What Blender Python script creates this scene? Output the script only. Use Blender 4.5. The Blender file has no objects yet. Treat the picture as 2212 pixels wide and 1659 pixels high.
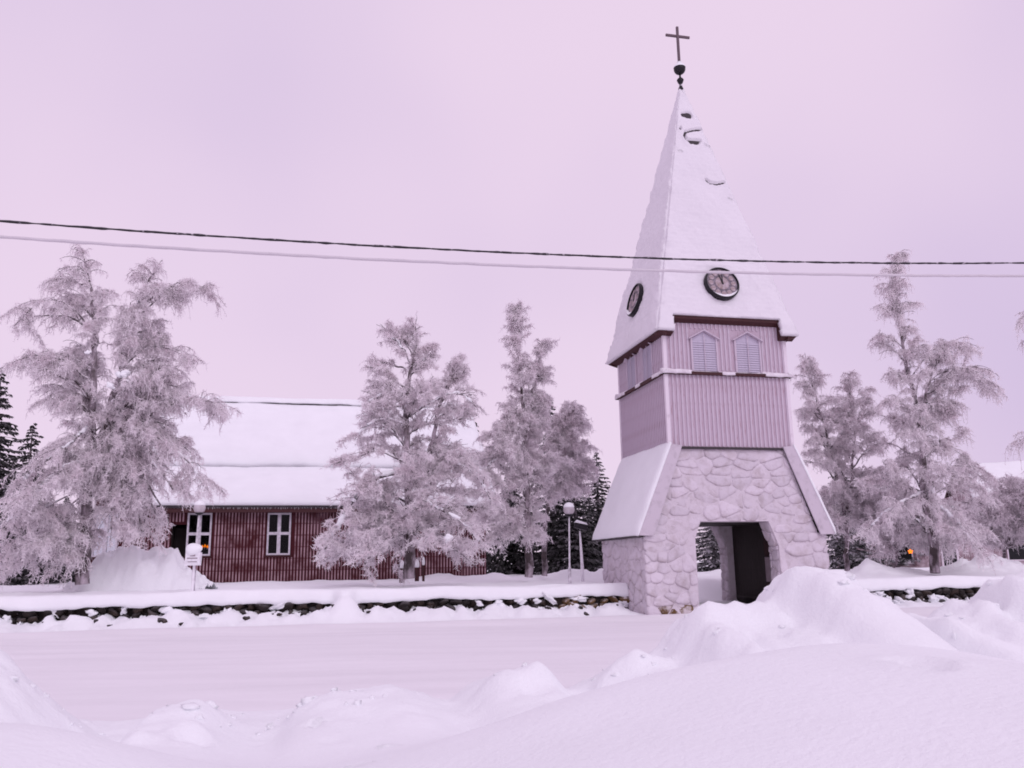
import bpy, math, random
import numpy as np
from mathutils import Matrix, Vector

# ------------------------------------------------------------------ camera
sc = bpy.context.scene
F_PX, PITCH, ROLL = 1852.2, math.radians(12.0), -0.0148      # focal length in units of a 2212 px wide frame
EYE = np.array([0.0, 0.0, 1.55])
cam_d = bpy.data.cameras.new('camera')
cam_d.sensor_width = 36.0
cam_d.lens = 36.0 * F_PX / 2212.0
cam_d.clip_end = 3000.0
cam = bpy.data.objects.new('camera', cam_d)
sc.collection.objects.link(cam)
cam.matrix_world = Matrix.Translation(EYE) @ Matrix.Rotation(math.pi / 2 + PITCH, 4, 'X') @ Matrix.Rotation(ROLL, 4, 'Z')
sc.camera = cam

# ------------------------------------------------------------------ sky, sun, exposure
SUN_ELEV, SUN_AZ = math.radians(38), math.radians(150)
world = bpy.data.worlds.new('World')
sc.world = world
world.use_nodes = True
wn, wl = world.node_tree.nodes, world.node_tree.links
wn.clear()
w_out = wn.new('ShaderNodeOutputWorld')
w_bg = wn.new('ShaderNodeBackground'); w_bg.inputs[1].default_value = 0.1
w_sky = wn.new('ShaderNodeTexSky'); w_sky.sky_type = 'NISHITA'; w_sky.sun_disc = False
w_sky.sun_elevation = SUN_ELEV; w_sky.sun_rotation = SUN_AZ
w_mix = wn.new('ShaderNodeMix'); w_mix.data_type = 'RGBA'
w_mix.inputs[0].default_value = 0.97                        # a closed, evenly lit snow cloud cover
w_tc = wn.new('ShaderNodeTexCoord'); w_map = wn.new('ShaderNodeMapping'); w_map.inputs['Location'].default_value = (.35, .1, .55)
w_nz = wn.new('ShaderNodeTexNoise'); w_nz.inputs['Scale'].default_value = 1.5; w_nz.inputs['Detail'].default_value = 3; w_nz.inputs['Roughness'].default_value = .4
w_rp = wn.new('ShaderNodeValToRGB'); w_rp.color_ramp.interpolation = 'EASE'
w_rp.color_ramp.elements[0].position = .30; w_rp.color_ramp.elements[0].color = (.655, .530, .745, 1)   # greyer lavender cloud
w_rp.color_ramp.elements[1].position = .66; w_rp.color_ramp.elements[1].color = (.815, .655, .825, 1)   # thinner, paler cloud
w_sc = wn.new('ShaderNodeMix'); w_sc.data_type = 'RGBA'; w_sc.blend_type = 'MULTIPLY'; w_sc.inputs[0].default_value = 1; w_sc.inputs[7].default_value = (10, 10, 10, 1)
wl.new(w_tc.outputs['Generated'], w_map.inputs[0]); wl.new(w_map.outputs[0], w_nz.inputs[0]); wl.new(w_nz.outputs[0], w_rp.inputs[0])
wl.new(w_rp.outputs[0], w_sc.inputs[6]); wl.new(w_sc.outputs[2], w_mix.inputs[7])
wl.new(w_sky.outputs[0], w_mix.inputs[6]); wl.new(w_mix.outputs[2], w_bg.inputs[0]); wl.new(w_bg.outputs[0], w_out.inputs[0])

sun_d = bpy.data.lights.new('sun', 'SUN')
sun_d.energy = 0.78; sun_d.angle = math.radians(35); sun_d.color = (0.98, 0.95, 1.0)
sun = bpy.data.objects.new('sun', sun_d)
sc.collection.objects.link(sun)
sd = Vector((math.sin(SUN_AZ) * math.cos(SUN_ELEV), math.cos(SUN_AZ) * math.cos(SUN_ELEV), math.sin(SUN_ELEV)))
sun.rotation_euler = (-sd).to_track_quat('-Z', 'Y').to_euler()

vs = sc.view_settings
vs.view_transform = 'Standard'; vs.look = 'None'; vs.exposure = 0.05; vs.gamma = 1.0; vs.use_curve_mapping = False
sc.render.engine = 'CYCLES'
cy = sc.cycles
cy.max_bounces = 8; cy.diffuse_bounces = 6; cy.glossy_bounces = 2; cy.transmission_bounces = 6; cy.transparent_max_bounces = 8
cy.use_denoising = True
cy.filter_width = 1.8                                        # a soft compact-camera lens

# ------------------------------------------------------------------ helpers: space
rng = np.random.default_rng(7)
random.seed(7)
TH = 0.2198
TC = np.array([6.362, 28.584])
CT, ST = math.cos(TH), math.sin(TH)

def ray(px, py):
    X, Y = px - 1106.0, py - 829.5
    cr, sr = math.cos(ROLL), math.sin(ROLL)
    x, y = X * cr + Y * sr, -X * sr + Y * cr
    cp, sp = math.cos(PITCH), math.sin(PITCH)
    d = np.array([x / F_PX, cp + y / F_PX * sp, sp - y / F_PX * cp])
    return d / d[1]
def at(px, py, Y): return EYE + ray(px, py) * Y
def loc(P):
    qx, qy = P[0] - TC[0], P[1] - TC[1]
    return np.array([CT * qx + ST * qy, -ST * qx + CT * qy, P[2]])
def wor(x, y, z): return np.array([TC[0] + CT * x - ST * y, TC[1] + ST * x + CT * y, z])
def on_plane(px, py, n, d):
    """local-frame point of the pixel's ray on the plane n.p = d"""
    o = loc(EYE); v = loc(EYE + ray(px, py)) - o
    n = np.array(n, float)
    return o + v * ((d - n @ o) / (n @ v))
def on_y(px, py, y): return on_plane(px, py, (0, 1, 0), y)

# ------------------------------------------------------------------ helpers: noise
def vnoise(x, y, seed=0):
    x = np.asarray(x, float); y = np.asarray(y, float)
    xi, yi = np.floor(x).astype(np.int64), np.floor(y).astype(np.int64)
    fx, fy = x - xi, y - yi
    fx = fx * fx * (3 - 2 * fx); fy = fy * fy * (3 - 2 * fy)
    def h(a, b):
        n = (a * 374761393 + b * 668265263 + seed * 144665) & 0xffffffff
        n = ((n ^ (n >> 13)) * 1274126177) & 0xffffffff
        return ((n ^ (n >> 16)) & 0xffff) / 65535.0
    a, b, c, d = h(xi, yi), h(xi + 1, yi), h(xi, yi + 1), h(xi + 1, yi + 1)
    return (a * (1 - fx) + b * fx) * (1 - fy) + (c * (1 - fx) + d * fx) * fy - 0.5
def fbm(x, y, oct=4, seed=0, gain=0.5):
    s, a = 0.0, 1.0
    for i in range(oct):
        s = s + a * vnoise(x * 2 ** i, y * 2 ** i, seed + i * 17); a *= gain
    return s
def sstep(a, b, x):
    t = np.clip((x - a) / (b - a), 0, 1); return t * t * (3 - 2 * t)

# ------------------------------------------------------------------ helpers: objects
COL = sc.collection
def tag(o, label=None, cat=None, group=None, kind=None):
    if label: o['label'] = label
    if cat: o['category'] = cat
    if group: o['group'] = group
    if kind: o['kind'] = kind
    return o
def add(name, mesh, mat=None, parent=None, loc_=None):
    o = bpy.data.objects.new(name, mesh); COL.objects.link(o)
    if mat is not None and not mesh.materials: mesh.materials.append(mat)
    if parent is not None: o.parent = parent
    if loc_ is not None: o.location = loc_
    return o
def empty(name, p=(0, 0, 0), rz=0.0):
    o = bpy.data.objects.new(name, None); COL.objects.link(o)
    o.location = p; o.rotation_euler = (0, 0, rz); o.empty_display_size = 0.3
    return o
def np_mesh(name, v, quads=None, tris=None, smooth=True, mat=None):
    me = bpy.data.meshes.new(name)
    v = np.asarray(v, np.float32).reshape(-1, 3)
    nq = 0 if quads is None else len(quads); nt = 0 if tris is None else len(tris)
    idx = []
    if nq: idx.append(np.asarray(quads, np.int32).reshape(-1))
    if nt: idx.append(np.asarray(tris, np.int32).reshape(-1))
    idx = np.concatenate(idx)
    me.vertices.add(len(v)); me.vertices.foreach_set('co', v.reshape(-1))
    me.loops.add(len(idx)); me.loops.foreach_set('vertex_index', idx)
    me.polygons.add(nq + nt)
    starts = np.concatenate([np.arange(nq) * 4, nq * 4 + np.arange(nt) * 3]).astype(np.int32)
    me.polygons.foreach_set('loop_start', starts)
    me.polygons.foreach_set('use_smooth', np.full(nq + nt, smooth))
    me.update(calc_edges=True); me.validate()
    if mat: me.materials.append(mat)
    return me
class MB:
    def __init__(s): s.v, s.f = [], []
    def poly(s, pts, faces):
        b = len(s.v); s.v += [tuple(float(c) for c in p) for p in pts]; s.f += [tuple(i + b for i in f) for f in faces]; return s
    def box(s, x0, x1, y0, y1, z0, z1):
        return s.poly([(x0,y0,z0),(x1,y0,z0),(x1,y1,z0),(x0,y1,z0),(x0,y0,z1),(x1,y0,z1),(x1,y1,z1),(x0,y1,z1)],
                      [(0,3,2,1),(4,5,6,7),(0,1,5,4),(1,2,6,5),(2,3,7,6),(3,0,4,7)])
    def prism(s, pts, d):
        """pts: a flat outline; d: extrusion vector"""
        n = len(pts); a = [np.array(p, float) for p in pts]; b = [p + np.array(d, float) for p in a]
        return s.poly(a + b, [tuple(range(n))[::-1], tuple(range(n, 2 * n))] + [(i, (i + 1) % n, n + (i + 1) % n, n + i) for i in range(n)])
    def tube(s, path, rad, n=8, cap=True):
        path = [np.array(p, float) for p in path]; rings = []
        for i, p in enumerate(path):
            t = path[min(i + 1, len(path) - 1)] - path[max(i - 1, 0)]; t /= np.linalg.norm(t) + 1e-9
            r = np.array([1, 0, 0]) if abs(t[0]) < .8 else np.array([0, 1, 0])
            u = np.cross(t, r); u /= np.linalg.norm(u); w = np.cross(t, u)
            R = rad[i] if hasattr(rad, '__len__') else rad
            rings.append([p + R * (math.cos(2 * math.pi * k / n) * u + math.sin(2 * math.pi * k / n) * w) for k in range(n)])
        f = []
        for i in range(len(path) - 1):
            for k in range(n): f.append((i * n + k, i * n + (k + 1) % n, (i + 1) * n + (k + 1) % n, (i + 1) * n + k))
        if cap: f += [tuple(range(n))[::-1], tuple(range((len(path) - 1) * n, len(path) * n))]
        return s.poly([q for r in rings for q in r], f)
    def lathe(s, prof, c=(0, 0, 0), n=20):
        m = len(prof)
        pts = [(c[0] + r * math.cos(2 * math.pi * k / n), c[1] + r * math.sin(2 * math.pi * k / n), c[2] + z) for k in range(n) for r, z in prof]
        return s.poly(pts, [(k * m + i, ((k + 1) % n) * m + i, ((k + 1) % n) * m + i + 1, k * m + i + 1) for k in range(n) for i in range(m - 1)])
    def mesh(s, name, mat=None, smooth=False, bevel=0):
        me = bpy.data.meshes.new(name); me.from_pydata(s.v, [], s.f); me.update()
        if smooth: me.polygons.foreach_set('use_smooth', [True] * len(me.polygons))
        if mat: me.materials.append(mat)
        return me
    def obj(s, name, mat, parent=None, smooth=False, loc_=None):
        return add(name, s.mesh(name, mat, smooth), None, parent, loc_)
def blob_mesh(name, n=3, seed=0, amp=.22, squash=(1, 1, 1), mat=None, freq=1.6):
    import bmesh
    bm = bmesh.new(); bmesh.ops.create_icosphere(bm, subdivisions=n, radius=1)
    r = np.random.default_rng(seed); k = r.normal(size=(6, 3)) * freq; ph = r.uniform(0, 6.28, 6)
    for v in bm.verts:
        c = np.array(v.co); d = 1 + amp * np.mean(np.sin(k @ c + ph)) * 1.8
        v.co = [c[i] * d * squash[i] for i in range(3)]
    me = bpy.data.meshes.new(name); bm.to_mesh(me); bm.free()
    me.polygons.foreach_set('use_smooth', [True] * len(me.polygons))
    if mat: me.materials.append(mat)
    return me
def sheet(name, xs, ys, zf, mat, to_world=True):
    """height field over a grid in the tower's ground frame"""
    X, Y = np.meshgrid(xs, ys); Z = zf(X, Y)
    if to_world: WX, WY = TC[0] + CT * X - ST * Y, TC[1] + ST * X + CT * Y
    else: WX, WY = X, Y
    v = np.stack([WX, WY, Z], -1).reshape(-1, 3)
    nx, ny = len(xs), len(ys)
    i = (np.arange(ny - 1)[:, None] * nx + np.arange(nx - 1)[None]).reshape(-1)
    return np_mesh(name, v, np.stack([i, i + 1, i + nx + 1, i + nx], 1), mat=mat)
def slab(name, outer, inner, keep=None, mat=None):
    """closed slab between two (nv,nu,3) grids; keep: (nv-1,nu-1) mask of cells"""
    nv, nu = outer.shape[:2]
    if keep is None: keep = np.ones((nv - 1, nu - 1), bool)
    ii = np.arange(nv * nu).reshape(nv, nu); N = nv * nu
    a, b, c, d = ii[:-1, :-1], ii[:-1, 1:], ii[1:, 1:], ii[1:, :-1]
    q = np.stack([a, b, c, d], -1)[keep]
    quads = [q, q[:, ::-1] + N]
    e = np.concatenate([q[:, [0, 1]], q[:, [1, 2]], q[:, [2, 3]], q[:, [3, 0]]])
    key = np.sort(e, 1); _, inv, cnt = np.unique(key, axis=0, return_inverse=True, return_counts=True)
    be = e[cnt[inv.reshape(-1)] == 1]
    quads.append(np.stack([be[:, 1], be[:, 0], be[:, 0] + N, be[:, 1] + N], 1))
    return np_mesh(name, np.concatenate([outer.reshape(-1, 3), inner.reshape(-1, 3)]), np.concatenate(quads), mat=mat)

# ------------------------------------------------------------------ materials
def nodes_of(name):
    m = bpy.data.materials.new(name); m.use_nodes = True
    nt = m.node_tree; return m, nt.nodes, nt.links, nt.nodes['Principled BSDF']
def noise_node(n, l, scale, detail=4, rough=.55, coord='Object', stretch=None):
    tc = n.new('ShaderNodeTexCoord'); t = n.new('ShaderNodeTexNoise')
    t.inputs['Scale'].default_value = scale; t.inputs['Detail'].default_value = detail; t.inputs['Roughness'].default_value = rough
    if stretch:
        mp = n.new('ShaderNodeMapping'); mp.inputs['Scale'].default_value = stretch
        l.new(tc.outputs[coord], mp.inputs[0]); l.new(mp.outputs[0], t.inputs[0])
    else: l.new(tc.outputs[coord], t.inputs[0])
    return t.outputs[0]
def ramp(n, l, src, lo, hi, c0=(0, 0, 0, 1), c1=(1, 1, 1, 1)):
    r = n.new('ShaderNodeValToRGB'); r.color_ramp.elements[0].position = lo; r.color_ramp.elements[1].position = hi
    r.color_ramp.elements[0].color = c0; r.color_ramp.elements[1].color = c1
    l.new(src, r.inputs[0]); return r.outputs[0]
def mixc(n, l, fac, a, b):
    m = n.new('ShaderNodeMix'); m.data_type = 'RGBA'
    if hasattr(fac, 'is_linked'): l.new(fac, m.inputs[0])
    else: m.inputs[0].default_value = fac
    for s, v in ((6, a), (7, b)):
        if hasattr(v, 'is_linked'): l.new(v, m.inputs[s])
        else: m.inputs[s].default_value = tuple(v) + (1,) if len(v) == 3 else v
    return m.outputs[2]
def math_node(n, l, op, a, b):
    m = n.new('ShaderNodeMath'); m.operation = op
    for i, v in enumerate((a, b)):
        if hasattr(v, 'is_linked'): l.new(v, m.inputs[i])
        else: m.inputs[i].default_value = v
    return m.outputs[0]
def bump(n, l, p, src, strength, dist):
    b = n.new('ShaderNodeBump'); b.inputs['Strength'].default_value = strength; b.inputs['Distance'].default_value = dist
    l.new(src, b.inputs['Height']); l.new(b.outputs[0], p.inputs['Normal'])
def snow_mat(name, c=(.91, .925, .945), bs=.25, bd=.03, sc_=9, var=.05, stretch=None):
    m, n, l, p = nodes_of(name)
    f = noise_node(n, l, .9, 5, stretch=stretch)
    l.new(mixc(n, l, ramp(n, l, f, .3, .7), tuple(x * (1 - var) for x in c), c), p.inputs['Base Color'])
    p.inputs['Roughness'].default_value = .75; p.inputs['Specular IOR Level'].default_value = .2
    bump(n, l, p, noise_node(n, l, sc_, 6, .6, stretch=stretch), bs, bd)
    return m
def frost_mat(name, base, frost=(.86, .83, .87), lo=.35, hi=.65, scale=6, up=0.0, base2=None, rough=.7, fine=0, coord='Object', stretch=None, bs=.2, bd=.01):
    """a surface under patchy hoar frost; up adds frost on faces that look skywards"""
    m, n, l, p = nodes_of(name)
    f = noise_node(n, l, scale, 5, .6, coord, stretch)
    fac = ramp(n, l, f, lo, hi)
    if up:
        g = n.new('ShaderNodeNewGeometry'); s = n.new('ShaderNodeSeparateXYZ'); l.new(g.outputs['Normal'], s.inputs[0])
        u = math_node(n, l, 'MULTIPLY', s.outputs[2], up)
        fac = math_node(n, l, 'ADD', fac, u); m2 = n.new('ShaderNodeClamp'); l.new(fac, m2.inputs[0]); fac = m2.outputs[0]
    b = base
    if base2: b = mixc(n, l, ramp(n, l, noise_node(n, l, scale * .4, 3, coord=coord), .35, .65), base, base2)
    l.new(mixc(n, l, fac, b, frost), p.inputs['Base Color'])
    p.inputs['Roughness'].default_value = rough; p.inputs['Specular IOR Level'].default_value = .25
    if bs: bump(n, l, p, noise_node(n, l, fine or scale * 5, 4, coord=coord), bs, bd)
    return m
def plain(name, c, rough=.6, metal=0, var=.25, scale=8):
    m, n, l, p = nodes_of(name)
    l.new(mixc(n, l, ramp(n, l, noise_node(n, l, scale, 4), .3, .7), tuple(x * (1 - var) for x in c), c), p.inputs['Base Color'])
    p.inputs['Roughness'].default_value = rough; p.inputs['Metallic'].default_value = metal
    return m
def emit(name, c, s):
    m, n, l, p = nodes_of(name)
    p.inputs['Base Color'].default_value = (*c, 1); p.inputs['Emission Color'].default_value = (*c, 1); p.inputs['Emission Strength'].default_value = s
    return m
def pane_mat(name):
    m, n, l, p = nodes_of(name)
    n.remove(p); out = n['Material Output']
    t = n.new('ShaderNodeBsdfTransparent'); t.inputs[0].default_value = (.75, .78, .82, 1)
    g = n.new('ShaderNodeBsdfGlossy'); g.inputs['Roughness'].default_value = .06
    fr = n.new('ShaderNodeFresnel'); fr.inputs[0].default_value = 1.22
    mx = n.new('ShaderNodeMixShader')
    l.new(fr.outputs[0], mx.inputs[0]); l.new(t.outputs[0], mx.inputs[1]); l.new(g.outputs[0], mx.inputs[2]); l.new(mx.outputs[0], out.inputs[0])
    return m

M = {}
M['snow'] = snow_mat('snow')
M['bank'] = snow_mat('bank_snow', bs=.5, bd=.03, sc_=20)
M['road'] = snow_mat('packed_snow', c=(.86, .845, .87), var=.07, bs=.2, bd=.02, sc_=3, stretch=(.25, 1.6, 1))
M['roofsnow'] = snow_mat('roof_snow', bs=.2, bd=.02, sc_=7)
M['spiresnow'] = snow_mat('spire_rime', c=(.80, .775, .815), bs=.25, bd=.02, sc_=9)
M['lumpsnow'] = snow_mat('clump_snow', bs=.3, bd=.02, sc_=12)
M['stone'] = frost_mat('frosted_stone', (.45, .385, .40), (.68, .62, .68), .25, .55, 3.0, up=.55, base2=(.53, .465, .49), fine=5, bs=.9, bd=.06)
_n, _l = M['stone'].node_tree.nodes, M['stone'].node_tree.links     # each stone its own tone
_p = _n['Principled BSDF']; _s = _p.inputs['Base Color'].links[0].from_socket; _oi = _n.new('ShaderNodeObjectInfo')
_h = _n.new('ShaderNodeHueSaturation'); _l.new(_s, _h.inputs['Color'])
_mr = _n.new('ShaderNodeMapRange'); _mr.inputs[3].default_value = .91; _mr.inputs[4].default_value = 1.05
_l.new(_oi.outputs['Random'], _mr.inputs[0]); _l.new(_mr.outputs[0], _h.inputs['Value']); _l.new(_h.outputs[0], _p.inputs['Base Color'])
M['barestone'] = frost_mat('bare_stone', (.13, .075, .03), (.62, .56, .58), .46, .66, 4, base2=(.21, .14, .07), fine=16, bs=.5, bd=.02)
M['mortar'] = frost_mat('mortar', (.47, .41, .43), (.66, .60, .65), .2, .5, 5, bs=.5, bd=.03)
M['wallstone'] = frost_mat('dark_wall_stone', (.016, .013, .013), (.85, .82, .86), .66, .76, 4.0, up=.10, base2=(.05, .035, .028), bs=.4, bd=.02)
M['brownstone'] = frost_mat('brown_wall_stone', (.12, .07, .03), (.85, .82, .86), .55, .68, 4, up=.2, base2=(.2, .12, .05), bs=.4, bd=.02)
M['clad'] = frost_mat('frosted_red_board', (.32, .16, .19), (.52, .42, .495), .15, .48, 5, stretch=(6, 6, .7), bs=.2)
M['batten'] = frost_mat('frosted_batten', (.34, .22, .26), (.57, .495, .57), .10, .45, 4, stretch=(3, 3, 1.2), bs=.2)
M['corner'] = frost_mat('frosted_corner_board', (.5, .42, .46), (.76, .69, .75), .1, .45, 4)
M['ledge'] = frost_mat('ledge_frost', (.62, .55, .60), (.82, .78, .82), .3, .6, 5)
M['darkred'] = plain('dark_red_timber', (.055, .010, .012), .7)
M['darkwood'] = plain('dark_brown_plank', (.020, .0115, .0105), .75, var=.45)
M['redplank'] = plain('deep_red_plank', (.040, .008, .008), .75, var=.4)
M['louvre'] = frost_mat('frosted_louvre', (.30, .26, .32), (.52, .475, .575), .1, .45, 6)
M['shingle'] = plain('dark_shingle', (.055, .045, .05), .8, scale=14)
M['barge'] = frost_mat('frosted_barge_board', (.35, .31, .34), (.60, .54, .60), .1, .5, 4, bs=.1)
M['metal'] = plain('dark_iron', (.022, .020, .024), .45, .6)
M['crossm'] = plain('cross_iron', (.10, .06, .08), .5, .3)
M['dial'] = frost_mat('frosted_dial', (.06, .05, .06), (.36, .31, .36), .25, .7, 7)
M['gilt'] = frost_mat('frosted_gilt', (.27, .20, .18), (.52, .44, .49), .3, .7, 9)
M['churchboard'] = frost_mat('red_church_board', (.044, .003, .007), (.27, .15, .185), .60, .90, .45, base2=(.056, .004, .009), bs=.2)
M['windowframe'] = frost_mat('frosted_window_frame', (.42, .40, .42), (.66, .62, .68), .3, .6, 8)
M['pane'] = pane_mat('window_glass')
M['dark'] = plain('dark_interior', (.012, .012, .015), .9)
M['bark'] = frost_mat('frosted_bark', (.055, .042, .045), (.50, .43, .48), .42, .66, 3.0, stretch=(1, 1, .6), base2=(.09, .07, .07), bs=.4, bd=.02)
M['limb'] = frost_mat('frosted_limb', (.07, .052, .058), (.85, .80, .84), .44, .62, 3.2, up=.45)
M['twig'] = frost_mat('hoar_frosted_twig', (.82, .71, .755), (.98, .935, .955), .27, .52, 1.5, up=.12, bs=0)
_n, _l = M['twig'].node_tree.nodes, M['twig'].node_tree.links      # hoar frost lets light through
_p = _n['Principled BSDF']; _t = _n.new('ShaderNodeBsdfTranslucent'); _t.inputs[0].default_value = (.95, .92, .94, 1)
_m = _n.new('ShaderNodeMixShader'); _m.inputs[0].default_value = .56
_l.new(_p.outputs[0], _m.inputs[1]); _l.new(_t.outputs[0], _m.inputs[2]); _l.new(_m.outputs[0], _n['Material Output'].inputs[0])
M['spruce'] = frost_mat('frosted_spruce', (.020, .022, .020), (.46, .42, .47), .52, .82, 1.6, up=.14, base2=(.036, .038, .034), bs=0)
M['spruce_pale'] = frost_mat('pale_frosted_spruce', (.03, .034, .03), (.64, .60, .66), .44, .70, 1.8, up=.2, base2=(.05, .055, .05), bs=0)
M['pole'] = frost_mat('frosted_pole', (.30, .28, .31), (.80, .76, .82), .3, .6, 5)
M['polewhite'] = frost_mat('white_frosted_pole', (.6, .56, .6), (.9, .88, .92), .2, .5, 5)
M['globe'] = frost_mat('frosted_globe', (.38, .34, .35), (.56, .51, .55), .25, .6, 5)
M['cable'] = frost_mat('frosted_cable', (.03, .028, .032), (.62, .57, .62), .56, .70, 9, up=.30, bs=0)
M['rime'] = frost_mat('rime_cable', (.60, .56, .60), (.66, .615, .655), .3, .7, 3, bs=0)
M['sign'] = frost_mat('frosted_sign', (.66, .64, .68), (.88, .87, .91), .3, .6, 9)
M['ember'] = emit('candle_glow', (1.0, .21, .0), 1.3)
M['housewall'] = frost_mat('mauve_board', (.16, .09, .10), (.55, .45, .50), .3, .65, 2)
M['print'] = plain('notice_paper', (.30, .24, .27), .7)

# ------------------------------------------------------------------ ground
def crest(pts, yl):
    P = np.array([on_y(px, py, yl) for px, py in pts]); o = np.argsort(P[:, 0]); return P[o, 0], P[o, 2]
LYA, LYB = -17.5, -21.6
A_PTS = [(-260,1330),(-120,1350),(0,1402),(40,1440),(100,1500),(180,1556),(260,1572),(330,1536),(400,1514),(450,1518),(520,1545),(580,1552),(640,1525),(700,1500),(780,1487),(860,1484),(920,1498),(980,1505),(1050,1462),(1100,1446),(1140,1436),(1190,1450),(1235,1482),(1300,1450),(1350,1415),(1400,1408),(1426,1382),(1450,1355),(1476,1331),(1506,1311),(1540,1302),(1566,1297),(1598,1304),(1636,1292),(1671,1264),(1691,1236),(1713,1223),(1746,1222),(1780,1230),(1816,1230),(1841,1250),(1856,1270),(1886,1295),(1926,1315),(1956,1313),(1976,1325),(2021,1322),(2081,1297),(2136,1275),(2161,1250),(2212,1230),(2400,1235),(2600,1300)]
B_PTS = [(-400,1590),(0,1574),(150,1592),(280,1640),(420,1720),(620,1740),(820,1700),(960,1640),(1200,1543),(1400,1478),(1550,1432),(1700,1402),(1850,1384),(1950,1381),(2080,1402),(2212,1436),(2500,1450)]
AX, AZ = crest(A_PTS, LYA); BX, BZ = crest(B_PTS, LYB)
def smooth_interp(x, X, Z, w):
    s = 0
    for k, g in ((-1, .15), (-.5, .2), (0, .3), (.5, .2), (1, .15)): s = s + g * np.interp(x + k * w, X, Z)
    return s
CLUMPS = []
for px, py, r, h in [(1130,1450,.30,.10),(1180,1470,.22,.10),(1080,1480,.2,.06),(1355,1425,.16,.10),(1310,1450,.14,.08),(1395,1415,.18,.07),
                     (1560,1330,.25,.10),(1620,1310,.22,.09),(1590,1370,.2,.10),(1640,1350,.17,.09),(1540,1380,.18,.07),(1700,1250,.16,.08),(1745,1240,.15,.07),(1800,1245,.2,.08),
                     (1850,1270,.15,.07),(1900,1335,.12,.06),(2150,1330,.2,.09),(2160,1290,.2,.08),(440,1520,.25,.06),(380,1535,.2,.05),(700,1520,.2,.04)]:
    p = on_y(px, py, LYA - .25); CLUMPS.append((p[0], p[1], r, h))
for i in range(170):
    x = random.uniform(-21, 3); CLUMPS.append((x, LYA + random.gauss(-.1, .55), random.uniform(.06, .2), random.uniform(.012, .055) * (1.35 if x > -9 else .75)))
for i in range(120):       # crumbly ploughed end at the left
    CLUMPS.append((random.uniform(-17.5, -13.6), LYA + random.uniform(-1.6, 1.2), random.uniform(.04, .12), random.uniform(.01, .04)))
PITS = []
def h_bank(x, y):
    za = smooth_interp(x, AX, AZ, .10); zb = smooth_interp(x, BX, BZ, .5)
    ta = y - LYA; tb = y - LYB
    wob = 1 + .35 * fbm(x * .7, y * .3 + 9, 2, 5)
    pa = np.where(ta > 0, np.exp(-(ta / ((.55 + .55 * np.clip(za, 0, 1.5)) * wob)) ** 2), np.exp(-(ta / 2.3) ** 2))
    ha = za * pa
    hb = zb * np.where(tb > 0, np.exp(-(tb / 2.0) ** 2), 1 - .05 * np.clip(-tb, 0, 6))
    k = .07
    h = np.logaddexp(ha / k, hb / k) * k
    near = np.exp(-(ta / 1.3) ** 2)
    h = h + near * (.10 * fbm(x * 1.7, y * 1.7, 4, 3) + .06 * fbm(x * 5, y * 5, 3, 8) + .07 * (.28 - np.abs(fbm(x * 2.6 + 7, y * 2.6, 3, 12)))) * np.clip(.35 + za, 0, 1.2)
    h = h + .05 * fbm(x * .6 + 4, y * .6, 3, 21)
    for cx, cy_, r, a in CLUMPS:
        d2 = ((x - cx) ** 2 + (y - cy_) ** 2) / (r * r)
        h = h + a * np.exp(-d2 ** 1.3)
    for cx, cy_, r, a in PITS:
        d2 = ((x - cx) ** 2 + ((y - cy_) * .7) ** 2) / (r * r)
        h = h - a * np.exp(-d2 ** 2) + .3 * a * np.exp(-(np.sqrt(d2) - 1.5) ** 2 * 6)
    edge = sstep(-16.6, -15.0, y)
    return h * (1 - edge) - .12 * edge
# settle the crest so that, clods and all, the bank tops out at the traced heights
for _it in range(5):
    corr = np.zeros(len(AX)); o_ = loc(EYE)
    for i_, (px, py) in enumerate(sorted(A_PTS)):
        d_ = loc(EYE + ray(px, py)) - o_
        t_ = (np.linspace(LYA - 1.4, LYA + 1.2, 90) - o_[1]) / d_[1]
        sl = (h_bank(o_[0] + d_[0] * t_, o_[1] + d_[1] * t_) - o_[2]) / t_
        k_ = int(np.argmax(sl)); corr[i_] = (d_[2] - sl[k_]) * t_[k_]
    AZ = AZ + .8 * np.clip(corr, -.3, .3)
def hit_bank(px, py):
    o = loc(EYE); d = loc(EYE + ray(px, py)) - o
    for t in np.arange(2.0, 14, .02):
        q = o + d * t
        if h_bank(np.array(q[0]), np.array(q[1])) > q[2]: return q
    return None
_p = []
for px, py, r, a in [(412,1592,.13,.07),(680,1566,.05,.05),(836,1615,.05,.06),(775,1655,.05,.06),(1980,1430,.12,.04),(2010,1440,.1,.04),(2140,1372,.14,.05),(1590,1388,.12,.05),(1160,1480,.14,.05),(560,1590,.1,.02),(720,1600,.1,.02)]:
    q = hit_bank(px, py)
    if q is not None: _p.append((q[0], q[1], r, a))
PITS += _p

def axis(segs):
    out = [segs[0][0]]
    for a, b, st in segs:
        n = max(1, int(round((b - a) / st))); out += list(np.linspace(a, b, n + 1)[1:])
    return np.array(out)
bank = add('snow_bank', sheet('snow_bank', axis([(-26, -22, .3), (-22, 2, .055), (2, 8, .3)]), axis([(-29.5, -24.5, .2), (-24.5, -15, .055)]), h_bank, M['bank']))
tag(bank, 'ploughed snow bank along the near side of the road', kind='structure')

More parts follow.
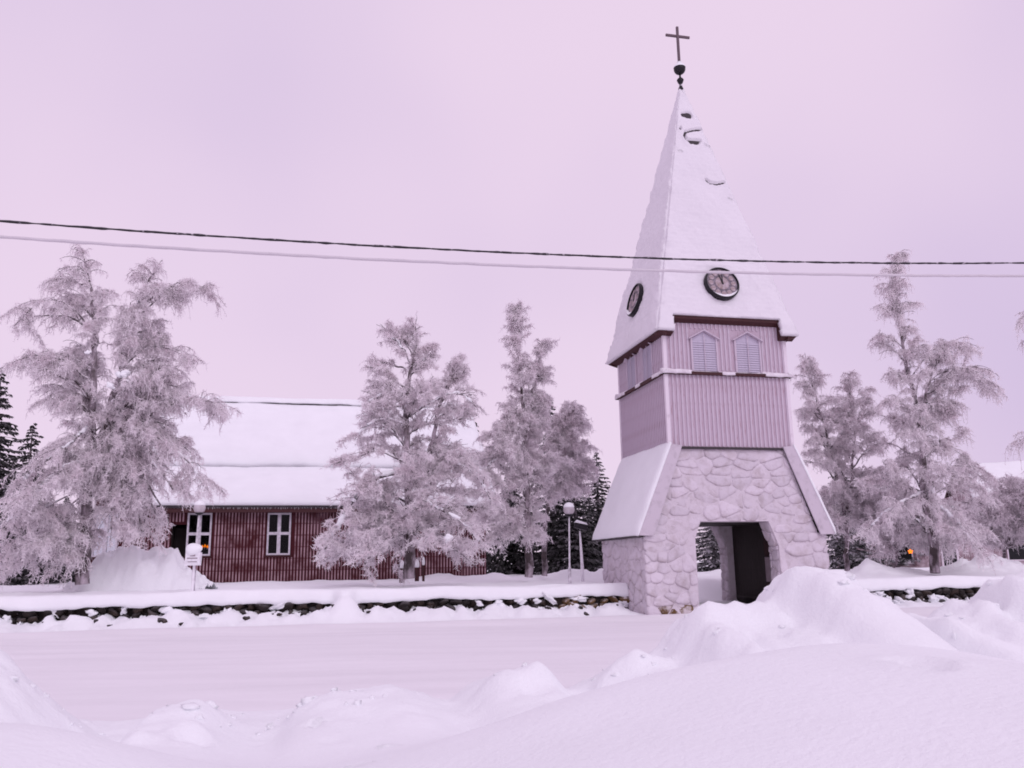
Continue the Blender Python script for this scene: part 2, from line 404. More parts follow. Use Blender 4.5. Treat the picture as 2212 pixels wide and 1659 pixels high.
def clods():
    import bmesh
    bm = bmesh.new(); bmesh.ops.create_icosphere(bm, subdivisions=2, radius=1)
    sv = np.array([v.co[:] for v in bm.verts]); sf = np.array([[v.index for v in f.verts] for f in bm.faces]); bm.free()
    r = np.random.default_rng(77); V, T = [], []
    n = 170
    X = np.where(r.random(n) < .6, r.uniform(-13, -3, n), r.uniform(-17.5, -12.5, n)); Yc = LYA + r.normal(-.1, .4, n)
    Z = h_bank(X, Yc)
    for i in range(n):
        sz = r.uniform(.012, .036) if r.random() < .88 else r.uniform(.035, .055)
        k = r.normal(size=(5, 3)) * 3.4; ph = r.uniform(0, 6.28, 5)
        d = 1 + .85 * np.mean(np.sin(sv @ k.T + ph), 1)
        p = sv * d[:, None] * sz * r.uniform(.6, 1.5, 3) * np.array([1, 1, .7])
        V.append(p + np.array([*wor(X[i], Yc[i], 0)[:2], Z[i] - sz * .12])); T.append(sf + i * len(sv))
    return np_mesh('snow_clods', np.concatenate(V), None, np.concatenate(T), mat=M['bank'])
tag(add('snow_clods', clods()), 'crumbled snow clods lying along the ploughed bank', 'snow', kind='stuff')
DRIFT = on_y(745, 1300, -.6)[0]
YARD = [(on_y(px, 1215, ly)[0], ly, r, h) for px, ly, r, h in
        [(1880,3.2,1.1,.50),(1960,3.6,.8,.28),(2090,3.8,1.3,.50),(2170,3.4,1.0,.42),(2250,4,1.2,.4),(1250,6.5,1.1,.28),(1300,7.2,1.0,.22),(1190,7,.7,.2),(1340,6,.8,.2),(960,11.6,1.2,.2),(1060,10,1.0,.22),(1570,6.5,1.5,.25)]]
def h_ground(x, y):
    n = fbm(x * .8, y * .8, 4, 31)
    skirt = .32 * sstep(-2.1, -.75, y + .35 * fbm(x * .9, y * 0 + 3, 3, 41)) + (.20 * fbm(x * 1.3, y * .8, 3, 43, .6) + .26 * fbm(x * 3.6, y * 1.6, 3, 47, .6)) * sstep(-2.2, -1.0, y)
    skirt = np.where(x > 3, skirt * .55, skirt)
    dr = np.exp(-(np.abs(x - DRIFT) / .32) ** 3) * sstep(-1.7, -.6, y) * .42
    yard = .93 + .011 * np.clip(y, 0, 14) + .10 * n
    for cx, cy_, r, a in YARD: yard = yard + a * np.exp(-((x - cx) ** 2 + (y - cy_) ** 2) / (r * r)) * (1 + .6 * fbm(x * 2.5, y * 2.5, 3, 51))
    h = np.where(y > -.05, 0, skirt + dr)
    h = h * (1 - sstep(-.1, .15, y)) + yard * sstep(-.1, .15, y)
    path = (1 - sstep(1.25, 1.75, np.abs(x))) * sstep(-3.4, -2.6, y) * (1 - sstep(2.2, 5.5, y))
    tow = (1 - sstep(2.9, 3.6, np.abs(x))) * sstep(-4.2, -3.0, y) * (1 - sstep(1.0, 2.4, y))
    h = h * (1 - tow) + tow * (.10 + .06 * n)
    h = h * (1 - path) + path * (.26 + .05 * n)
    low = 1 - sstep(-2.4, -1.9, y)
    h = h * (1 - low) - .05 * low
    low2 = 1 - sstep(-18, -14.5, y)
    h = h - .45 * low2
    return h + np.clip((np.abs(x) + np.abs(y) - 90) * .004, 0, 3)
gx = axis([(-900, -150, 150), (-150, -40, 10), (-40, -26, 1), (-26, 18, .12), (18, 40, 1), (40, 150, 10), (150, 900, 150)])
gy = axis([(-600, -60, 90), (-60, -18, 4), (-18, -4.5, .9), (-4.5, 5, .09), (5, 20, .25), (20, 45, 1.0), (45, 150, 8), (150, 1200, 150)])
tag(add('ground', sheet('ground', gx, gy, h_ground, M['snow'])), 'snow covered churchyard ground', kind='structure')
def h_road(x, y):
    return .03 * fbm(x * .10, y * 1.3, 4, 61) + .014 * fbm(x * 1.2, y * 3, 3, 67) + .02 * fbm(x * .4, y * .5, 3, 63) + .10 * sstep(-3.1, -2.3, y) - .03 * np.exp(-((y + 3.6) / .45) ** 2)
tag(add('road', sheet('road', axis([(-120, -40, 8), (-40, 30, .4), (30, 120, 8)]), axis([(-16.6, -1.95, .12)]), h_road, M['road'])), 'packed snow road', kind='structure')

# ------------------------------------------------------------------ stone face helper
def clip_poly(poly, a, n):
    """keep the part of poly with (p-a).n <= 0"""
    out = []
    for i in range(len(poly)):
        p, q = poly[i], poly[(i + 1) % len(poly)]
        dp, dq = (p - a) @ n, (q - a) @ n
        if dp <= 0: out.append(p)
        if dp * dq < 0: out.append(p + (q - p) * (dp / (dp - dq)))
    return out
def stone_cells(outline, cw, ch, holes=(), seed=1, ratio=1.45):
    r = np.random.default_rng(seed)
    out = [np.array(p, float) for p in outline]
    lo, hi = np.min(out, 0), np.max(out, 0); seeds = []; row = 0; z = lo[1] + ch * .4
    while z < hi[1] + ch:
        x = lo[0] + (row % 2) * cw * .5 + r.uniform(-.2, .2) * cw
        while x < hi[0] + cw:
            seeds.append((x + r.uniform(-.28, .28) * cw, z + r.uniform(-.3, .3) * ch)); x += cw * r.uniform(.7, 1.4)
        z += ch * r.uniform(.85, 1.15); row += 1
    S = np.array([q for q in seeds if r.random() > .24]); sc2 = np.array([1, ratio]); cells = []; cw *= 1.6; ch *= 1.6
    ccw = out
    area = sum(out[i][0] * out[(i + 1) % len(out)][1] - out[(i + 1) % len(out)][0] * out[i][1] for i in range(len(out)))
    if area < 0: ccw = out[::-1]
    for i, s in enumerate(S):
        poly = [s + np.array(d) for d in ((-cw * 2, -ch * 2), (cw * 2, -ch * 2), (cw * 2, ch * 2), (-cw * 2, ch * 2))]
        for j, t in enumerate(S):
            if i == j: continue
            d = (t - s) * sc2 * sc2
            if np.linalg.norm(t - s) > 3.5 * cw: continue
            poly = clip_poly(poly, (s + t) / 2, d)
            if len(poly) < 3: break
        for k in range(len(ccw)):
            if len(poly) < 3: break
            a, b = ccw[k], ccw[(k + 1) % len(ccw)]; e = b - a
            poly = clip_poly(poly, a, np.array([e[1], -e[0]]))
        for hole in holes:                       # convex hole, counter-clockwise
            if len(poly) < 3: break
            best, bd = None, -1e9
            c = np.mean(poly, 0)
            for k in range(len(hole)):
                a, b = np.array(hole[k], float), np.array(hole[(k + 1) % len(hole)], float); e = b - a; nn = np.array([e[1], -e[0]]) / np.linalg.norm(e)
                d = (c - a) @ nn
                if d > bd: best, bd = (a, nn), d
            if bd < 0: poly = []
            else: poly = clip_poly(poly, best[0], -best[1])
        if len(poly) >= 3:
            ar = abs(sum(poly[k][0] * poly[(k + 1) % len(poly)][1] - poly[(k + 1) % len(poly)][0] * poly[k][1] for k in range(len(poly)))) / 2
            if ar > .018: cells.append(np.array(poly))
    return cells
def stone_mesh(cell, frame, seed, proud=.07, joint=.002):
    """frame: function (u, v, out) -> xyz"""
    r = np.random.default_rng(seed)
    p = []
    n = len(cell)
    for i in range(n):                            # rounded corners
        a, b = cell[i], cell[(i + 1) % n]
        if np.linalg.norm(b - a) < .05: p.append((a + b) / 2); continue
        p += [a * .8 + b * .2, a * .2 + b * .8]
    p = np.array(p); c = p.mean(0)
    m = len(p)
    d = p - c; L = np.linalg.norm(d, axis=1, keepdims=True)
    base = c + d * np.clip((L - joint) / L, .3, 1)
    pr = proud * r.uniform(.5, 1.5); tilt = r.normal(0, .05, 2) + np.array([0, -.05])
    rings = []
    for s, h in ((1.04, -.5), (1.02, .62), (.80, .88), (.50, 1.0)):
        q = c + (base - c) * (s + r.uniform(-.03, .03, (m, 1)) * (h > 0))
        hh = pr * h + (q - c) @ tilt * max(h, 0) + r.uniform(-.010, .010, m) * (h > 0)
        rings.append([frame(q[i][0], q[i][1], hh[i]) for i in range(m)])
    v = [x for ring in rings for x in ring] + [frame(c[0], c[1], pr * 1.04)]
    f = []
    for k in range(3):
        for i in range(m): f.append((k * m + i, k * m + (i + 1) % m, (k + 1) * m + (i + 1) % m, (k + 1) * m + i))
    for i in range(m): f.append((3 * m + i, 3 * m + (i + 1) % m, 4 * m))
    me = bpy.data.meshes.new('stone'); me.from_pydata([tuple(map(float, x)) for x in v], [], f); me.update()
    me.polygons.foreach_set('use_smooth', [True] * len(me.polygons))
    return me

# ------------------------------------------------------------------ bell tower
tower = tag(empty('bell_tower', (TC[0], TC[1], 0), TH), 'frosted wooden bell tower with snowy spire on a stone gateway base', 'bell tower')
HW = 2.09
Z_SK, Z_CL, Z_BELT, Z_TOP = 2.44, 5.07, 7.34, 9.25
# stone core with the passage through it
OP = [(-1.38, -.3), (1.37, -.3), (1.37, 2.06), (1.08, 2.80), (-1.18, 2.80), (-1.38, 2.3)]
core = MB()
yf, yb = -2.02, 2.02
for y0, y1 in ((yf - .026, yf + .55), (yb - .55, yb)):
    core.prism([(-2.96,y0,-.4),(-1.38,y0,-.4),(-1.38,y0,2.3),(-1.18,y0,2.80),(-1.18,y0,5.0),(-1.80,y0,5.0),(-2.72,y0,2.44),(-2.96,y0,2.44)], (0, y1 - y0, 0))
    core.prism([(1.37,y0,-.4),(2.96,y0,-.4),(2.96,y0,2.44),(2.72,y0,2.44),(1.80,y0,5.0),(1.08,y0,5.0),(1.08,y0,2.80),(1.37,y0,2.06)], (0, y1 - y0, 0))
    core.prism([(-1.18,y0,2.80),(1.08,y0,2.80),(1.08,y0,5.0),(-1.18,y0,5.0)], (0, y1 - y0, 0))
for x0, x1 in ((-2.985, -2.4), (2.4, 2.985)): core.box(x0, x1, yf + .55, yb - .55, -.4, 2.44)
core.obj('masonry', M['mortar'], tower)
fr_front = lambda u, v, o: (u, yf - o, v)
fr_left = lambda u, v, o: (-2.96 - o, -u, v)
fr_right = lambda u, v, o: (2.96 + o, u, v)
front_outline = [(-3.0, -.2), (3.0, -.2), (3.0, 2.44), (2.74, 2.44), (1.80, 5.02), (-1.80, 5.02), (-2.74, 2.44), (-3.0, 2.44)]
sid = 100
def put_stones(outline, frame, cw, ch, holes, seed, proud=.05):
    global sid
    for cell in stone_cells(outline, cw, ch, holes, seed):
        c = cell.mean(0); sid += 1
        me = stone_mesh(cell, frame, sid, proud)
        bare = frame is fr_front and c[1] < .30 and -2.7 < c[0] < -1.7
        add('stone', me, M['barestone'] if bare else M['stone'], tower)
upper = [(-2.74, 2.44), (2.74, 2.44), (1.80, 5.02), (-1.80, 5.02)]
put_stones([(-3.02, -.25), (3.02, -.25), (3.02, 2.44), (-3.02, 2.44)], fr_front, .40, .30, [OP], 11)
put_stones(upper, fr_front, .46, .29, [OP], 12, .038)
put_stones([(-2.0, -.25), (2.0, -.25), (2.0, 2.40), (-2.0, 2.40)], fr_left, .46, .33, [], 13)
put_stones([(-2.0, .7), (2.0, .7), (2.0, 2.40), (-2.0, 2.40)], fr_right, .8, .5, [], 14)
# reveal stones of the two right-hand jambs, seen from the road
put_stones([(yf + .03, -.2), (yf + .53, -.2), (yf + .53, 2.05), (yf + .03, 2.05)], lambda u, v, o: (1.37 - o, u, v), .36, .30, [], 15)
put_stones([(yb - .53, -.2), (yb - .03, -.2), (yb - .03, 2.05), (yb - .53, 2.05)], lambda u, v, o: (1.37 - o, u, v), .36, .30, [], 16)
for k, (ya_, yb_) in enumerate(((yf + .03, yf + .53), (yb - .53, yb - .03))):
    put_stones([(ya_, 0), (yb_, 0), (yb_, .79), (ya_, .79)], lambda u, v, o: (1.37 - .365 * v - .931 * o, u, 2.06 + .931 * v - .365 * o), .34, .28, [], 17 + k)
# passage lining: dark planks, ceiling boards, notice board
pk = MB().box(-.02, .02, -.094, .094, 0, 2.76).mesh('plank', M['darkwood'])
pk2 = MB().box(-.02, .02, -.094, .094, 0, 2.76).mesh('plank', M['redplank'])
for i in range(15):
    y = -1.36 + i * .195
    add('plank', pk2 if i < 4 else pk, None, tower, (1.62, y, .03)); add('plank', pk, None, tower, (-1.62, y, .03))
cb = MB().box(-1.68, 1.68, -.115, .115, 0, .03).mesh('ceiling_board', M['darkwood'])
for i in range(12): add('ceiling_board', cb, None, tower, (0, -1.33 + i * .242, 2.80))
nb = MB().box(1.575, 1.596, -1.30, -.72, .95, 1.72).obj('notice_board', M['print'], tower)
fb = MB()
for b in ((1.56, 1.598, -1.34, -1.30, .92, 1.75), (1.56, 1.598, -.72, -.68, .92, 1.75), (1.56, 1.598, -1.30, -.72, 1.72, 1.75), (1.56, 1.598, -1.30, -.72, .92, .95)): fb.box(*b)
fb.obj('frame', M['darkwood'], nb)
MB().box(1.35, 1.6, -1.4, .9, .42, .47).obj('bench', M['darkwood'], tower)
# skirt roofs left and right
for sgn in (-1, 1):
    x0, z0, x1, z1 = 2.06, 5.12, 3.22, 2.40
    dx, dz = x1 - x0, z1 - z0; Ls = math.hypot(dx, dz); nx_, nz_ = -dz / Ls, dx / Ls
    nx_, nz_ = abs(nx_), abs(nz_)
    ya, yb2 = -2.20, 2.20
    s = MB()
    s.prism([(sgn * (x0 - nx_ * .16), ya + .06, z0 - nz_ * .16), (sgn * x0, ya + .06, z0), (sgn * x1, ya + .06, z1), (sgn * (x1 - nx_ * .16), ya + .06, z1 - nz_ * .16)], (0, yb2 - ya - .12, 0))
    sk = s.obj('skirt_roof', M['shingle'], tower)
    for yy in (ya, yb2 - .055):
        b = MB()
        b.prism([(sgn * (x0 - .36), yy, z0 - .02), (sgn * (x0 + .01), yy, z0 + .02), (sgn * (x1 + .02), yy, z1 - .01), (sgn * (x1 - .46), yy, z1 - .02)], (0, .055, 0))
        b.obj('barge_board', M['barge'], sk)
    nu, nv = 70, 50
    u = np.linspace(0, 1, nu); v = np.linspace(0, 1, nv); U, V = np.meshgrid(u, v)
    yv = ya - .02 + (yb2 - ya + .04) * U
    t = .085 + .03 * fbm(U * 6 + sgn, V * 5, 3, 71) + .03 * sstep(0, .12, V) - .05 * sstep(.93, 1, V) - .045 * (sstep(.97, 1, U) + 1 - sstep(0, .03, U))
    X = sgn * (x0 - .03 + (dx + .06) * V + nx_ * t); Z = z0 + .06 + (dz - .1) * V + nz_ * t
    inner = np.stack([np.broadcast_to(sgn * (x0 + (dx + .02) * V), X.shape), yv, z0 + .01 + dz * V], -1)
    add('snow_cover', slab('snow_cover', np.stack([X, yv, Z], -1), inner, mat=M['roofsnow']), None, sk)
# clad shaft
MB().box(-HW, HW, -HW, HW, 5.02, 9.35).obj('cladding', M['clad'], tower)
MB().box(-HW - .04, HW + .04, -HW - .05, -HW, 5.0, 5.07).obj('drip_board', M['shingle'], tower)
bt_lo = MB().box(-.028, .028, -.026, 0, 5.09, Z_BELT).mesh('batten', M['batten'])
bt_up = MB().box(-.028, .028, -.026, 0, Z_BELT + .17, 9.3).mesh('batten', M['batten'])
bt_head = MB().box(-.028, .028, -.026, 0, 8.86, 9.3).mesh('batten', M['batten'])
NB = 29
for f in range(3):          # front, left, right
    rz = (0, -math.pi / 2, math.pi / 2)[f]
    for i in range(NB):
        u = -HW + .09 + i * (2 * HW - .18) / (NB - 1)
        p = [(u, -HW, 0), (-HW, -u, 0), (HW, u, 0)][f]
        inwin = any(abs(u - c) < .50 for c in (-.74, .76))
        for me in (bt_lo, bt_head if inwin else bt_up):
            o = add('batten', me, None, tower, p); o.rotation_euler = (0, 0, rz)
for sx in (-1, 1):
    for sy in (-1, 1):
        MB().box(min(sx * (HW - .07), sx * (HW + .04)), max(sx * (HW - .07), sx * (HW + .04)), min(sy * (HW - .07), sy * (HW + .04)), max(sy * (HW - .07), sy * (HW + .04)), 5.08, 9.3).obj('corner_board', M['corner'], tower)
# belt ledge with snow
for f in range(4):
    e = empty('belt_ledge') if False else None
    rz = f * math.pi / 2
    o = MB().box(-HW - .13, HW + .13, -HW - .13, -HW - .001 * f, Z_BELT, Z_BELT + .09).obj('belt_ledge', M['darkred'], tower); o.rotation_euler = (0, 0, rz)
    nu = 80; us = np.linspace(-HW - .15, HW + .15, nu); prof = np.linspace(0, 1, 7)
    th = .035 + .05 * fbm(us * 2.2 + f * 9, us * 0, 3, 81)
    win = np.zeros(nu)
    for c in (-.74, .76): win = np.maximum(win, 1 - sstep(.42, .55, np.abs(us - c)))
    y0 = -HW - .145 + .10 * win
    out = np.stack([np.stack([us, y0 + (-HW + .02 - y0) * q, Z_BELT + .092 + (th + .03) * math.sin(min(1, .15 + q * 1.3) * math.pi / 2)], -1) for q in prof])
    low = np.where(win > .5, Z_BELT + .085, Z_BELT + .005 - .02 * fbm(us * 5, us * 0, 2, 83))
    inn = np.stack([np.stack([us, y0 + (-HW + .02 - y0) * q, low if q < .2 else low * 0 + Z_BELT + .085], -1) for q in prof])
    so = add('snow_cover', slab('snow_cover', out, inn, mat=M['ledge']), None, o)
# shutters
def shutter(cx, rz):
    sh = empty('shutter'); sh.parent = tower; sh.rotation_euler = (0, 0, rz)
    w, zb_, zs, zt = .43, Z_BELT + .13, 8.52, 8.76
    MB().prism([(cx - w, -HW - .006, zb_), (cx + w, -HW - .006, zb_), (cx + w, -HW - .006, zs), (cx, -HW - .006, zt), (cx - w, -HW - .006, zs)], (0, .004, 0)).obj('backing', M['louvre'], sh)
    sl = MB().prism([(cx - w + .03, -HW - .012, 0), (cx - w + .03, -HW - .028, -.045), (cx - w + .03, -HW - .036, -.038), (cx - w + .03, -HW - .02, .02)], (2 * w - .06, 0, 0)).mesh('slat', M['louvre'])
    z = zb_ + .06
    while z < zs - .02: add('slat', sl, None, sh, (0, 0, z)); z += .075
    fr = MB()
    fr.box(cx - w - .03, cx - w + .03, -HW - .055, -HW - .005, zb_, zs + .03).box(cx + w - .03, cx + w + .03, -HW - .055, -HW - .005, zb_, zs + .03).box(cx - .012, cx + .012, -HW - .067, -HW - .058, zb_, zs + .16)
    fr.obj('frame', M['batten'], sh)
    hd = MB()
    for s in (-1, 1):
        hd.prism([(cx, -HW - .125, zt + .02), (cx + s * (w + .10), -HW - .125, zs - .03), (cx + s * (w + .10), -HW - .125, zs + .005), (cx, -HW - .125, zt + .06)], (0, .115, 0))
    hd.obj('hood_board', M['batten'], sh)
for rz in (0, -math.pi / 2, math.pi / 2):
    for cx in (-.74, .76): shutter(cx, rz)
# spire
EV, Z_EV, Z_AP = 2.40, 8.68, 18.80
HS = Z_AP - Z_EV
VC = (9.22 - Z_EV) / HS
XC = 1.84
def rotz(P, a):
    c, s = math.cos(a), math.sin(a); return np.stack([P[..., 0] * c - P[..., 1] * s, P[..., 0] * s + P[..., 1] * c, P[..., 2]], -1)
n_f = np.array([0, -HS, EV]) / math.hypot(HS, EV)
roof = empty('roof'); roof.parent = tower
sh_m = MB()
def plan(v, x): return (x, -EV * (1 - v), Z_EV + HS * v)
BARE = []
def bare(pts, w, face=0):
    P = []
    for px, py in pts:
        n = np.array([0, -HS, EV]) if face == 0 else np.array([-HS, 0, EV])
        q = on_plane(px, py, n, n @ np.array([0, 0, Z_AP])); P.append((q[0] if face == 0 else -q[1], q[2]))
    BARE.append((face, np.array(P), w))
bare([(1477, 249.5), (1487, 250)], .12); bare([(1513, 281), (1496, 283), (1480, 287), (1477, 296), (1481, 304), (1496, 308), (1511, 306)], .05)
bare([(1490, 308), (1504, 309)], .10); bare([(1524, 390), (1532, 397), (1546, 400), (1563, 396)], .045); bare([(1473, 189), (1480, 205)], .05)
bare([(1445, 258), (1446, 262)], .05, 1); bare([(1469, 278), (1469, 280)], .045); bare([(1521, 314), (1531, 318)], .03); bare([(1572, 430), (1580, 434)], .018)
bare([(1463, 327), (1472, 330)], .02); bare([(1640, 545), (1648, 548)], .012)
for f in range(4):
    a = (0, -math.pi / 2, math.pi / 2, math.pi)[f]
    cut = f in (0, 3)
    nu, nv = (96, 240) if f < 2 else (30, 60)
    vv = np.concatenate([np.linspace(0, VC, 7), np.linspace(VC, 1, nv)[1:]])
    uu = np.linspace(-1, 1, nu)
    U, V = np.meshgrid(uu, vv)
    # exact notch sides
    wloc = EV * (1 - V)
    Xl = U * wloc
    base = np.stack([Xl, -wloc, Z_EV + HS * V], -1)
    t = .085 + .08 * fbm(Xl * 1.3 + f * 7, V * 12, 4, 91) + .02 * ((V * 62 + .6 * vnoise(Xl * 2, V * 9, 95)) % 1.0) + .035 * fbm(Xl * 6, V * 55, 3, 93)
    hipn = np.exp(-((1 - np.abs(U)) * wloc / .10) ** 2)
    t = t + .10 * hipn * fbm(U * 0 + f, V * 40, 3, 97) - .02 * hipn
    lump = np.exp(-((Xl + .0) / .55) ** 2 - ((Z_EV + HS * V - 11.15) / .35) ** 2) * (f < 2) * .10
    t = t + lump
    t = np.where(V < .02, t * .8, t) * (1 - .55 * V)
    for fc, P, w in BARE:
        if fc != f: continue
        best = np.full(Xl.shape, 1e9)
        zz = Z_EV + HS * V
        for k in range(len(P) - 1):
            A, B = P[k], P[k + 1]; AB = B - A
            s = np.clip(((Xl - A[0]) * AB[0] + (zz - A[1]) * AB[1]) / (AB @ AB + 1e-9), 0, 1)
            best = np.minimum(best, np.hypot(Xl - A[0] - s * AB[0], zz - A[1] - s * AB[1]))
        w2 = w * (1 + .5 * vnoise(Xl * 9, zz * 9, 99))
        g = 1 - sstep(w2 * .8, w2 * 1.25, best)
        t = t * (1 - g) - .035 * g + .02 * np.exp(-((best - w * 2.2) / (w * .8)) ** 2)
    outer = base + n_f * t[..., None]
    inner = base - n_f * .045
    vm = (V[:-1, :-1] + V[1:, 1:]) / 2; xm = (Xl[:-1, :-1] + Xl[1:, 1:]) / 2
    keep = ~((vm < VC) & (np.abs(xm) < XC)) if cut else np.ones_like(vm, bool)
    add('roof_snow', slab('roof_snow', rotz(outer, a), rotz(inner, a), keep, M['spiresnow']), None, roof)
    # shingle plane under the snow, with an outline that follows the notch
    if cut: o2 = [plan(0, -EV), plan(0, -XC), plan(VC, -XC), plan(VC, XC), plan(0, XC), plan(0, EV), plan(1, 0)]
    else: o2 = [plan(0, -EV), plan(0, EV), plan(1, 0)]
    P = rotz(np.array(o2), a) - rotz(n_f[None] * .012, a)
    if cut: sh_m.poly(P, [(0, 1, 2, 6), (2, 3, 6), (3, 4, 5, 6)])
    else: sh_m.poly(P, [(0, 1, 2)])
sh_m.obj('shingle_deck', M['shingle'], roof)
# eaves: soffits and fascias in dark red
so = MB()
for a in (-math.pi / 2, math.pi / 2):
    P = rotz(np.array([(-EV + .03, -EV + .03, Z_EV - .03), (EV - .03, -EV + .03, Z_EV - .03), (EV - .03, -HW + .02, Z_EV - .12), (-EV + .03, -HW + .02, Z_EV - .12),
                       (-EV + .03, -EV + .03, Z_EV + .03), (EV - .03, -EV + .03, Z_EV + .03), (EV - .03, -HW + .02, Z_EV + .03), (-EV + .03, -HW + .02, Z_EV + .03)]), a)
    so.poly(P, [(0, 3, 2, 1), (4, 5, 6, 7), (0, 1, 5, 4), (1, 2, 6, 5), (2, 3, 7, 6), (3, 0, 4, 7)])
for a in (0, math.pi):
    w = EV * (1 - VC)
    for x0, x1 in ((-EV + .04, -XC - .004), (XC + .004, EV - .04)):
        P = rotz(np.array([(x0, -EV + .04, Z_EV - .028), (x1, -EV + .04, Z_EV - .028), (x1, -HW - .03, Z_EV - .115), (x0, -HW - .03, Z_EV - .115), (x0, -EV + .04, Z_EV + .04), (x1, -EV + .04, Z_EV + .04), (x1, -HW - .03, Z_EV + .04), (x0, -HW - .03, Z_EV + .04)]), a)
        so.poly(P, [(0, 3, 2, 1), (4, 5, 6, 7), (0, 1, 5, 4), (1, 2, 6, 5), (2, 3, 7, 6), (3, 0, 4, 7)])
    P = rotz(np.array([(-XC, -w - .01, 9.12), (XC, -w - .01, 9.12), (XC, -HW - .03, 9.02), (-XC, -HW - .03, 9.02), (-XC, -w - .01, 9.235), (XC, -w - .01, 9.235), (XC, -HW - .03, 9.235), (-XC, -HW - .03, 9.235)]), a)
    so.poly(P, [(0, 3, 2, 1), (4, 5, 6, 7), (0, 1, 5, 4), (1, 2, 6, 5), (2, 3, 7, 6), (3, 0, 4, 7)])
    for s in (-1, 1):
        so.poly(rotz(np.array([(s * XC, -EV + .06, Z_EV), (s * XC, -w, 9.2), (s * XC, -HW + .0, 9.2), (s * XC, -HW + .0, Z_EV - .1)]), a), [(0, 1, 2, 3)])
so.obj('eaves_board', M['darkred'], roof)
# clocks
def clock(rz):
    ck = empty('clock'); ck.parent = tower
    zc = 10.40; yc = -EV * (Z_AP - zc) / HS
    tilt = math.atan(EV / HS)
    ck.matrix_local = Matrix.Rotation(rz, 4, 'Z') @ Matrix.Translation((0.0, yc - .19, zc)) @ Matrix.Rotation(-tilt, 4, 'X') @ Matrix.Rotation(math.pi / 2, 4, 'X')
    MB().lathe([(0, -.4), (.59, -.4), (.59, .03), (.565, .06), (.535, .06), (.535, -.02), (0, -.02)], n=48).obj('rim', M['metal'], ck, smooth=False)
    MB().lathe([(.53, -.03), (.53, .0), (.0, .0)], n=48).obj('dial', M['dial'], ck)
    nm = MB().lathe([(.088, 0), (.088, .014), (.07, .02), (0, .02)], n=14).mesh('numeral_plate', M['gilt'])
    for k in range(12):
        q = k * math.pi / 6; add('numeral_plate', nm, None, ck, (.395 * math.sin(q), .395 * math.cos(q), .002))
    MB().lathe([(.235, 0), (.235, .016), (.20, .022), (0, .022)], n=28).obj('inner_dial', M['gilt'], ck)
    for L, w, q, zz in ((.30, .028, -.28, .034), (.44, .02, .06, .044)):
        c, s = math.cos(q), math.sin(q)
        h = MB(); pts = [(-w, -.06), (w, -.06), (w * .5, L), (-w * .5, L)]
        h.prism([(x * c + y * s, -x * s + y * c, zz) for x, y in pts], (0, 0, .008)); h.obj('hand', M['metal'], ck)
    # snow lying in the bottom of the rim
    pts = []; nn = 24
    qs = np.linspace(-1.15, 1.15, nn)
    sn = MB()
    ring = [(.537 * math.sin(q), -.537 * math.cos(q)) for q in qs]; inn = [((.537 - .13 * math.cos(q / 1.15 * math.pi / 2)) * math.sin(q), -(.537 - .13 * math.cos(q / 1.15 * math.pi / 2)) * math.cos(q)) for q in qs]
    for i in range(nn - 1):
        a, b, c, d = ring[i], ring[i + 1], inn[i + 1], inn[i]
        sn.poly([(a[0], a[1], .075), (b[0], b[1], .075), (c[0], c[1], .004), (d[0], d[1], .004)], [(0, 1, 2, 3)])
    sn.obj('snow_cover', M['lumpsnow'], ck, smooth=True)
clock(0); clock(-math.pi / 2)
# finial, ball and cross
MB().lathe([(0, 18.45), (.10, 18.6), (.055, 18.72), (.045, 18.80), (.09, 18.86), (.13, 18.97), (.10, 19.02), (.035, 19.08), (.03, 19.3), (0, 19.3)], n=16).obj('finial', M['metal'], tower, smooth=True)
MB().lathe([(0, 19.20)] + [(.215 * math.sin(q), 19.42 - .215 * math.cos(q)) for q in np.linspace(.2, math.pi - .1, 14)] + [(0, 19.635)], n=24).obj('ball', M['metal'], tower, smooth=True)
MB().lathe([(.225 * math.sin(q), 19.43 - .225 * math.cos(q)) for q in np.linspace(1.75, math.pi - .3, 10)] + [(.09, 19.70), (0, 19.73)], n=24).obj('snow_cap', M['lumpsnow'], tower, smooth=True)
MB().box(-.042, .042, -.035, .035, 19.6, 21.17).box(-.47, -.042, -.034, .034, 20.735, 20.815).box(.042, .47, -.034, .034, 20.735, 20.815).obj('cross', M['crossm'], tower)

